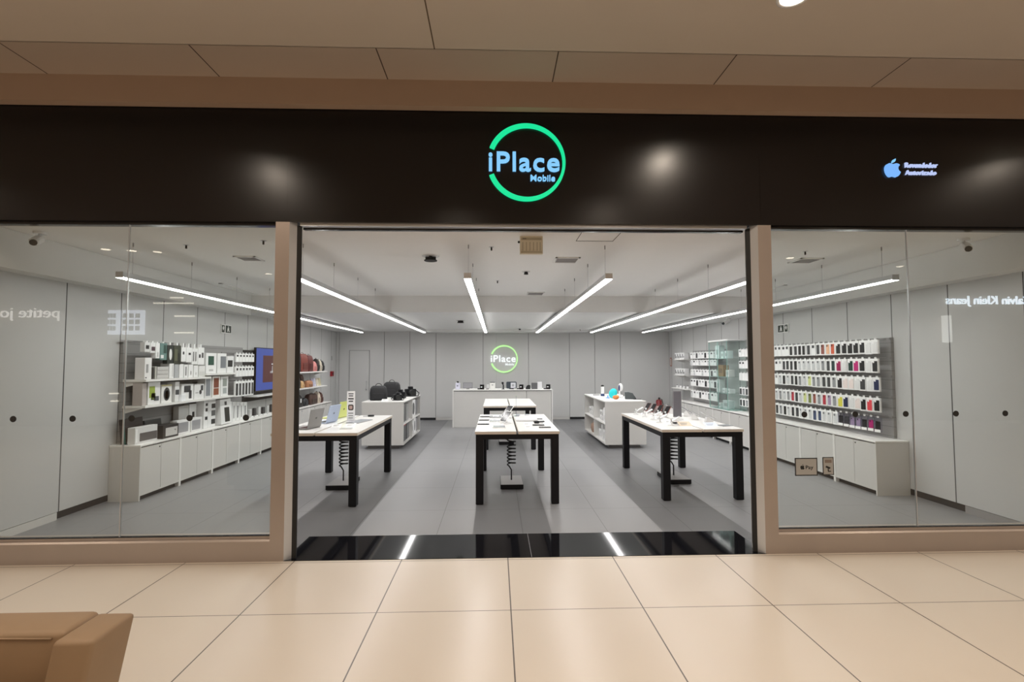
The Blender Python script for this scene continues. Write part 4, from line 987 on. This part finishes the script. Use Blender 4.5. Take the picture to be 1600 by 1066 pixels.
# right table
t = empty('display_screen', (2.56, 2.66, zT), radians(-8), 'upright grey display screen in the middle of the right table', 'screen')
b = MB(); b.box(-.058, .058, -.008, .008, .03, .40, cm(128, 126, 130, .3), .003); b.build('screen_body', t)
b = MB(); b.box(-.05, .05, -.0095, -.008, .04, .39, cm(108, 106, 112, .15)); b.build('screen', t)
b = MB(); b.box(-.07, .07, -.06, .06, 0, .006, m_whiteg, .002); b.box(-.02, .02, -.006, .006, .006, .035, m_whiteg); b.build('stand', t)
for i, (x, y) in enumerate(((2.33, 3.42), (2.37, 3.26), (2.40, 3.05), (2.44, 2.85))):
    phone(x, y, zT, radians(-58), 'brown', f'brown phone on a white stand, right table, {ORD[i]} from the back of the row', True, 48, 'brown phones on the right table', .078, .16)
for i, (x, y, c) in enumerate(((2.13, 3.3, 'white'), (2.16, 2.95, 'white'), (2.18, 2.62, 'white'), (2.15, 2.28, 'white'), (2.20, 1.98, 'white'))):
    phone(x, y, zT, radians(-90), c, f'white phone along the left edge of the right table, {ORD[4-i]} from the front', True, 28, 'white phones on the right table')
    card(x+.15, y, zT, radians(-20), f'white price card beside the white phones on the right table, {ORD[4-i]} from the front', flat=True)
for i, (x, y) in enumerate(((2.78, 3.42), (2.86, 3.05), (2.80, 2.62), (2.84, 2.25))):
    t = empty('tablet_stand', (x, y, zT), radians(60+8*i), f'dark tablet tilted on a white stand, right table, {ORD[3-i]} from the front', 'tablet', 'tilted tablets on the right table')
    Mx = Matrix.Translation((0, -.07, .05)) @ Matrix.Rotation(radians(-62), 4, 'X')
    b = MB(); b.prism(rr(.14, .20, .012, 0, .10), 0, .008, cm(210, 210, 212, .3), 'y', M=Mx); b.build('tablet_body', t)
    b = MB(); b.prism(rr(.13, .19, .008, 0, .10), -.0015, 0, m_blackgl, 'y', M=Mx); b.build('screen', t)
    b = MB(); b.prism([(-.05, 0), (.06, 0), (.045, .07), (.02, .085)], -.04, .04, m_whiteg, 'x'); b.build('stand', t)
tablet(2.43, 2.22, zT, radians(6), 'black', 'flat black tablet on the left half of the right table', .22, .15)
card(2.40, 1.93, zT, 0, 'beige price card at the front of the right table', .16, .12, flat=True, col=(206, 190, 168))
tablet(2.90, 1.93, zT, radians(15), 'grey', 'grey tablet lying at the front right corner of the right table', .16, .12)
card(2.72, 1.90, zT, 0, 'pale blue price card right of the gap at the front of the right table', .16, .10, flat=True, col=(206, 216, 232))

# ------------------------------------------------------------------ on the islands
def rucksack(x, y, z, rz, label, w=.40, h=.30, d=.16):
    t = empty('black_backpack', (x, y, z), rz, label, 'backpack', 'black backpacks on the left shelf unit')
    m = mat('black_nylon', (.012, .012, .014), .6, bump=.2, nscale=60)
    b = MB(); rings = []
    for v, s, dd in ((0, .94, .9), (.05, 1, 1), (.5, 1, 1), (.8, .94, .85), (.94, .80, .6), (1.0, .62, .35)):
        rings.append([(px, py, v*h) for px, py in rr(w*s, d*dd, d*dd*.4)])
    b.loft(rings, m); b.build('backpack_body', t)
    b = MB(); b.box(-w*.34, w*.34, -d/2-.02, -d/2+.01, h*.08, h*.5, m, .012, seg=3); b.build('front_pocket', t)
    b = MB(); b.tube([(.06*cos(a), 0, h*.98+.05*sin(a)) for a in [pi*k/8 for k in range(9)]], .007, m_rub, 6); b.build('handle', t)
    b = MB()
    for s in (-1, 1): b.tube([(s*w*.3, d*.45, h*.85), (s*w*.36, d*.6, h*.5), (s*w*.3, d*.5, h*.1)], .012, m_rub, 6)
    b.build('shoulder_straps', t)
zI = .911
rucksack(-2.36, 5.72, zI, radians(8), 'black backpack standing at the front of the left shelf unit', .34, .29, .18)
rucksack(-2.30, 6.68, zI, radians(-12), 'black backpack behind the front one on the left shelf unit', .38, .33, .20)
def camera(x, y, z, rz, label, s=1):
    t = empty('black_camera', (x, y, z), rz, label, 'camera', 'black cameras on the left shelf unit')
    b = MB(); b.box(-.09*s, .09*s, -.04*s, .04*s, 0, .12*s, m_black, .015, seg=3); b.box(-.035*s, .035*s, -.04*s, .03*s, .11*s, .16*s, m_black, .01, seg=2); b.build('camera_body', t)
    b = MB(); b.cyl((0, -.085*s, .06*s), .048*s, .10*s, m_rub, 20, .052*s, axis='y'); b.build('lens', t)
    b = MB(); b.cyl((.065*s, 0, .125*s), .013*s, .014*s, m_alu, 10); b.build('dial', t)
    b = MB(); b.tube([(-.09*s, 0, .10*s), (-.14*s, -.04*s, .04*s), (-.12*s, -.10*s, .01), (0, -.14*s, .01), (.1*s, -.10*s, .01), (.14*s, -.03*s, .05*s), (.09*s, 0, .10*s)], .008*s, m_rub, 6); b.build('strap', t)
camera(-1.98, 5.72, zI, radians(20), 'black camera at the front right corner of the left shelf unit', .95)
camera(-2.02, 6.25, zI, radians(-15), 'black camera in the middle of the left shelf unit', 1.15)
camera(-1.94, 6.95, zI, radians(30), 'black camera at the far right of the left shelf unit, biggest of three', 1.35)
card(-2.20, 5.52, zI, 0, 'white price card between backpack and camera on the left shelf unit', .12, .09, flat=True)
# left cubbies
def cub(x, y, z, side, w, h, d, c, pr, label):
    return dbox('product_box', 'product box', label, x, y, z, RZL if side > 0 else RZR, w, h, d, c, pr, 'boxes in the shelf units')
zc0, zc1 = .093, .475
cub(-1.84, 5.62, zc1, 1, .42, .36, .14, (112, 112, 114), [(.1, .9, .1, .9, (98, 98, 100))], 'large dark grey box in the upper front cubby of the left shelf unit')
cub(-1.84, 6.05, zc1, 1, .26, .34, .14, (150, 150, 150), [], 'mid grey box in the upper front cubby of the left shelf unit')
cub(-1.83, 6.72, zc1, 1, .50, .36, .12, (232, 232, 232), [(.22, .8, .12, .85, (84, 84, 88, 'o'))], 'white box with a dark oval in the upper rear cubby of the left shelf unit')
cub(-1.84, 7.18, zc1, 1, .30, .33, .12, (120, 120, 122), [], 'grey box at the end of the upper rear cubby of the left shelf unit')
cub(-1.84, 5.66, zc0, 1, .50, .35, .14, (84, 86, 88), [(0, 1, .88, 1, (164, 36, 44))], 'dark box with a red band in the lower front cubby of the left shelf unit')
cub(-1.84, 6.12, zc0, 1, .24, .32, .14, (110, 110, 112), [], 'plain grey box in the lower front cubby of the left shelf unit')
cub(-1.83, 6.58, zc0, 1, .26, .30, .12, (226, 226, 226), [(.2, .8, .2, .8, (90, 80, 84, 'o'))], 'white box with dark round picture in the lower rear cubby of the left shelf unit')
cub(-1.83, 6.90, zc0, 1, .30, .34, .12, (234, 234, 234), [(.3, .7, .15, .8, (76, 78, 82, 'o'))], 'white box with tall oval picture in the lower rear cubby of the left shelf unit')
cub(-1.84, 7.22, zc0, 1, .22, .30, .12, (140, 140, 142), [], 'grey box at the end of the lower rear cubby of the left shelf unit')
# right cubbies
def headphones(x, y, z, rz, label, col=(230, 230, 230)):
    t = empty('headphones', (x, y, z), rz, label, 'headphones', 'headphones in the right shelf unit')
    m = cm(*col, .35)
    b = MB(); b.tube([(.085*cos(a), 0, .10+.10*sin(a)) for a in [pi*k/14 for k in range(15)]], .010, m, 8); b.build('headband', t)
    for s in (-1, 1):
        b = MB(); b.cyl((s*.085, 0, .055), .045, .035, m, 18, axis='x'); b.build('ear_cup', t)
headphones(2.16, 5.70, .475, RZR, 'white headphones in the upper front cubby of the right shelf unit')
cub(2.14, 5.45, zc1, -1, .20, .28, .14, (232, 232, 232), [(.2, .8, .2, .5, (210, 210, 210))], 'white box in the upper front cubby of the right shelf unit')
cub(2.20, 5.98, zc1, -1, .34, .19, .12, (226, 226, 226), [(.1, .8, .5, .8, (150, 150, 150))], 'low white box behind the headphones in the right shelf unit')
headphones(2.16, 6.78, .475, RZR, 'white headphones in the upper rear cubby of the right shelf unit')
cub(2.18, 7.10, zc1, -1, .34, .16, .12, (224, 224, 224), [(.1, .8, .3, .8, (170, 170, 170))], 'low white box in the upper rear cubby of the right shelf unit')
for i, (y, h, w) in enumerate(((5.42, .16, .12), (5.60, .22, .14), (5.78, .30, .10), (5.98, .18, .20))):
    cub(2.16, y, zc0, -1, w, h, .12, (228, 228, 228), [(.3, .7, .2, .8, (190, 190, 190))], f'white box in the lower front cubby of the right shelf unit, {ORD[i]} from the front')
t = empty('storage_basket', (2.30, 6.86, zc0), RZR, 'round brown basket in the lower rear cubby of the right shelf unit', 'basket')
b = MB(); b.loft([[(r_*cos(a), r_*.6*sin(a), z_) for a in [2*pi*k/20 for k in range(20)]] for r_, z_ in ((.22, 0), (.26, .08), (.25, .17), (.16, .22))], mat('brown_wicker', (.30, .19, .14), .8, noise=.3, nscale=40, bump=.6)); b.build('basket_body', t)
b = MB(); b.sph((0, 0, .22), .14, cm(168, 140, 122), (1.2, .7, .35)); b.build('basket_lid', t)
# right island top
t = empty('blender_bottle', (2.36, 6.62, zI), 0, 'white bottle with a black cap on the right shelf unit', 'bottle')
b = MB(); b.cyl((0, 0, .11), .038, .22, m_whiteg, 18, .034); b.build('bottle_body', t)
b = MB(); b.sph((0, 0, .225), .038, m_rub, (1, 1, .7)); b.build('cap', t)
b = MB(); b.cyl((0, 0, .03), .042, .05, cm(40, 60, 110), 18); b.build('lower_band', t)
t = empty('turquoise_case', (2.40, 6.0, zI), radians(-25), 'turquoise rounded case leaning on the right shelf unit', 'case')
b = MB(); b.sph((0, 0, .112), .085, cm(40, 214, 220, .35), (1.0, .38, 1.25), M=Matrix.Rotation(radians(24), 4, 'Y')); b.build('case_body', t, True)
b = MB(); b.box(-.10, -.03, -.05, .03, 0, .012, cm(90, 170, 240, .3), .003); b.box(-.07, -.055, -.02, .02, .012, .06, cm(90, 170, 240, .3), .003); b.build('blue_holder', t)
t = empty('orange_pouch', (2.42, 5.66, zI), 0, 'round orange and green pouch in front of the turquoise case', 'pouch')
b = MB(); b.sph((0, 0, .042), .058, cm(208, 128, 62, .5), (1.15, .9, .72)); b.build('pouch_body', t, True)
b = MB(); b.sph((.02, .0, .068), .036, cm(196, 190, 72, .5), (1, .9, .5)); b.build('pouch_flap', t, True)
t = empty('smart_lamp', (2.66, 6.3, zI), 0, 'tall white oval desk fan on the right shelf unit', 'fan')
b = MB(); b.cyl((0, 0, .01), .05, .02, m_whiteg, 18); b.cyl((0, 0, .07), .018, .11, m_whiteg, 12); b.build('base', t)
b = MB(); b.sph((.02, 0, .21), .065, m_whiteg, (.85, .35, 1.35)); b.build('head', t, True)
b = MB(); b.sph((-.012, -.018, .20), .03, cm(50, 54, 110), (.6, .4, 2.2)); b.build('dark_strip', t, True)
t = empty('white_toy_drone', (2.60, 5.95, zI), 0, 'small white drone beside the dark grey speaker', 'drone')
b = MB(); b.sph((0, 0, .035), .045, m_whiteg, (1, 1.2, .7)); b.build('drone_body', t, True)
for sx in (-1, 1):
    for sy in (-1, 1):
        b = MB(); b.tube([(sx*.02, sy*.02, .035), (sx*.075, sy*.075, .045)], .006, m_whiteg, 6); b.cyl((sx*.078, sy*.078, .05), .012, .02, m_rub, 10); b.build('rotor_arm', t)
t = empty('dark_speaker', (2.72, 5.72, zI), radians(-10), 'dark grey wedge-shaped speaker on the right shelf unit', 'speaker')
b = MB(); b.prism([(-.09, 0), (.12, 0), (.06, .12), (-.03, .145), (-.10, .14)], -.06, .06, cm(76, 82, 84, .6), 'y'); b.build('speaker_body', t)
b = MB(); b.prism([(.07, 0), (.135, 0), (.09, .07), (.06, .10)], -.05, .05, m_rub, 'y'); b.build('speaker_foot', t)
phone(2.84, 5.62, zI, radians(90), 'charcoal', 'dark phone lying at the right corner of the right shelf unit', False)
phone(2.30, 7.0, zI, radians(90), 'charcoal', 'dark phone lying at the far left corner of the right shelf unit', False)
card(2.52, 5.52, zI, 0, 'white price card in front of the items on the right shelf unit', .12, .08, flat=True)

# ------------------------------------------------------------------ on the counter
zK = .966; yK = 8.62
t = empty('sanitizer_bottle', (-1.0, yK, zK), 0, 'white sanitizer bottle with a dark pump at the left end of the counter', 'bottle')
b = MB(); b.box(-.06, .06, -.04, .04, 0, .17, cm(216, 216, 232, .3), .015, seg=3); b.build('bottle_body', t)
b = MB(); b.cyl((0, 0, .185), .02, .03, m_rub, 12); b.box(-.035, .02, -.012, .012, .20, .215, m_rub, .003); b.build('pump', t)
b = MB(); b.box(-.025, .01, -.042, -.04, .08, .11, cm(110, 112, 130)); b.build('paper_label', t)
def device(x, label, kind):
    if kind == 'monitor':
        t = empty('grey_monitor', (x, yK+.1, zK), 0, label, 'monitor')
        b = MB(); b.box(-.125, .125, 0, .02, .02, .175, cm(120, 120, 124, .3), .004); b.build('monitor_body', t)
        b = MB(); b.box(-.04, .04, -.02, .06, 0, .02, m_slat, .002); b.build('stand', t)
        b = MB(); b.box(-.11, .11, -.002, 0, .035, .162, cm(150, 150, 154, .3)); b.build('back_panel', t)
    elif kind == 'terminal':
        t = empty('card_terminal', (x, yK, zK), 0, label, 'card terminal', 'black terminals on the counter')
        b = MB(); b.prism([(-.05, 0), (.05, 0), (.05, .10), (-.04, .125)], -.055, .055, m_blackgl, 'x'); b.build('terminal_body', t)
        b = MB(); b.box(-.12, -.05, -.03, .03, 0, .025, m_rub, .004); b.build('cable', t)
        b = MB(); b.box(-.035, .005, -.055, -.043, .05, .075, cm(224, 224, 224)); b.build('paper_slip', t)
device(-.745, 'grey back of a small monitor left on the counter', 'monitor')
device(-.37, 'black card terminal with paper slip, left one on the counter', 'terminal')
device(.655, 'black card terminal with paper slip, middle one on the counter', 'terminal')
device(1.36, 'black card terminal with paper slip, right one on the counter', 'terminal')
t = empty('white_printer', (-.10, yK+.03, zK), 0, 'white receipt printer left of the middle of the counter', 'printer')
b = MB(); b.box(-.07, .07, -.05, .07, 0, .17, cm(230, 230, 226, .35), .01, seg=2); b.build('printer_body', t)
b = MB(); b.box(-.065, .065, -.045, .065, .17, .185, m_black, .004); b.build('lid', t)
b = MB(); b.box(-.02, .02, -.052, -.05, .10, .13, cm(170, 170, 170)); b.build('front_mark', t)
t = empty('white_scanner', (-.22, yK, zK), 0, 'small pale scanner beside the white receipt printer', 'scanner')
b = MB(); b.box(-.035, .035, -.03, .03, .03, .12, cm(206, 206, 206, .4), .01); b.build('scanner_body', t)
b = MB(); b.box(-.04, .03, -.035, .03, 0, .032, m_slat, .004); b.build('scanner_base', t)
t = empty('barcode_scanner', (.175, yK, zK), 0, 'black upright barcode scanner in the middle of the counter', 'scanner')
b = MB(); b.cyl((0, 0, .006), .04, .012, m_rub, 16); b.tube([(.01, 0, .01), (.01, 0, .10), (-.005, 0, .14)], .016, m_black, 8); b.build('handle', t)
b = MB(); b.box(-.035, .02, -.03, .03, .135, .19, m_blackgl, .012, seg=2); b.build('scanner_head', t)
t = empty('payment_monitor', (.40, yK+.08, zK), 0, 'dark-framed touch monitor with a pale screen on the counter', 'monitor')
b = MB(); b.prism(rr(.27, .18, .03, 0, .105), -.02, .03, cm(60, 68, 76, .3), 'y'); b.build('monitor_body', t)
b = MB(); b.box(-.06, .06, -.03, .07, 0, .02, m_rub, .004); b.build('stand', t)
b = MB(); b.box(-.02, .11, -.023, -.02, .03, .17, cm(222, 224, 230, .2)); b.box(.01, .07, -.0245, -.023, .07, .13, cm(170, 172, 178)); b.build('screen', t)
t = empty('tape_dispenser', (.83, yK, zK), 0, 'black rounded tape dispenser on the right of the counter', 'tape dispenser')
b = MB(); b.prism([(-.06, 0), (.06, 0), (.06, .10), (.02, .115), (-.03, .09), (-.055, .04)], -.03, .03, m_rub, 'y'); b.build('dispenser_body', t)
t = empty('receipt_tray', (1.06, yK+.05, zK), 0, 'half grey half white document box on the right of the counter', 'box')
b = MB(); b.box(-.13, .02, -.05, .06, 0, .165, cm(92, 92, 94, .5), .003); b.build('grey_half', t)
b = MB(); b.box(.021, .14, -.055, .06, 0, .185, cm(222, 222, 224, .4), .003); b.build('white_half', t)
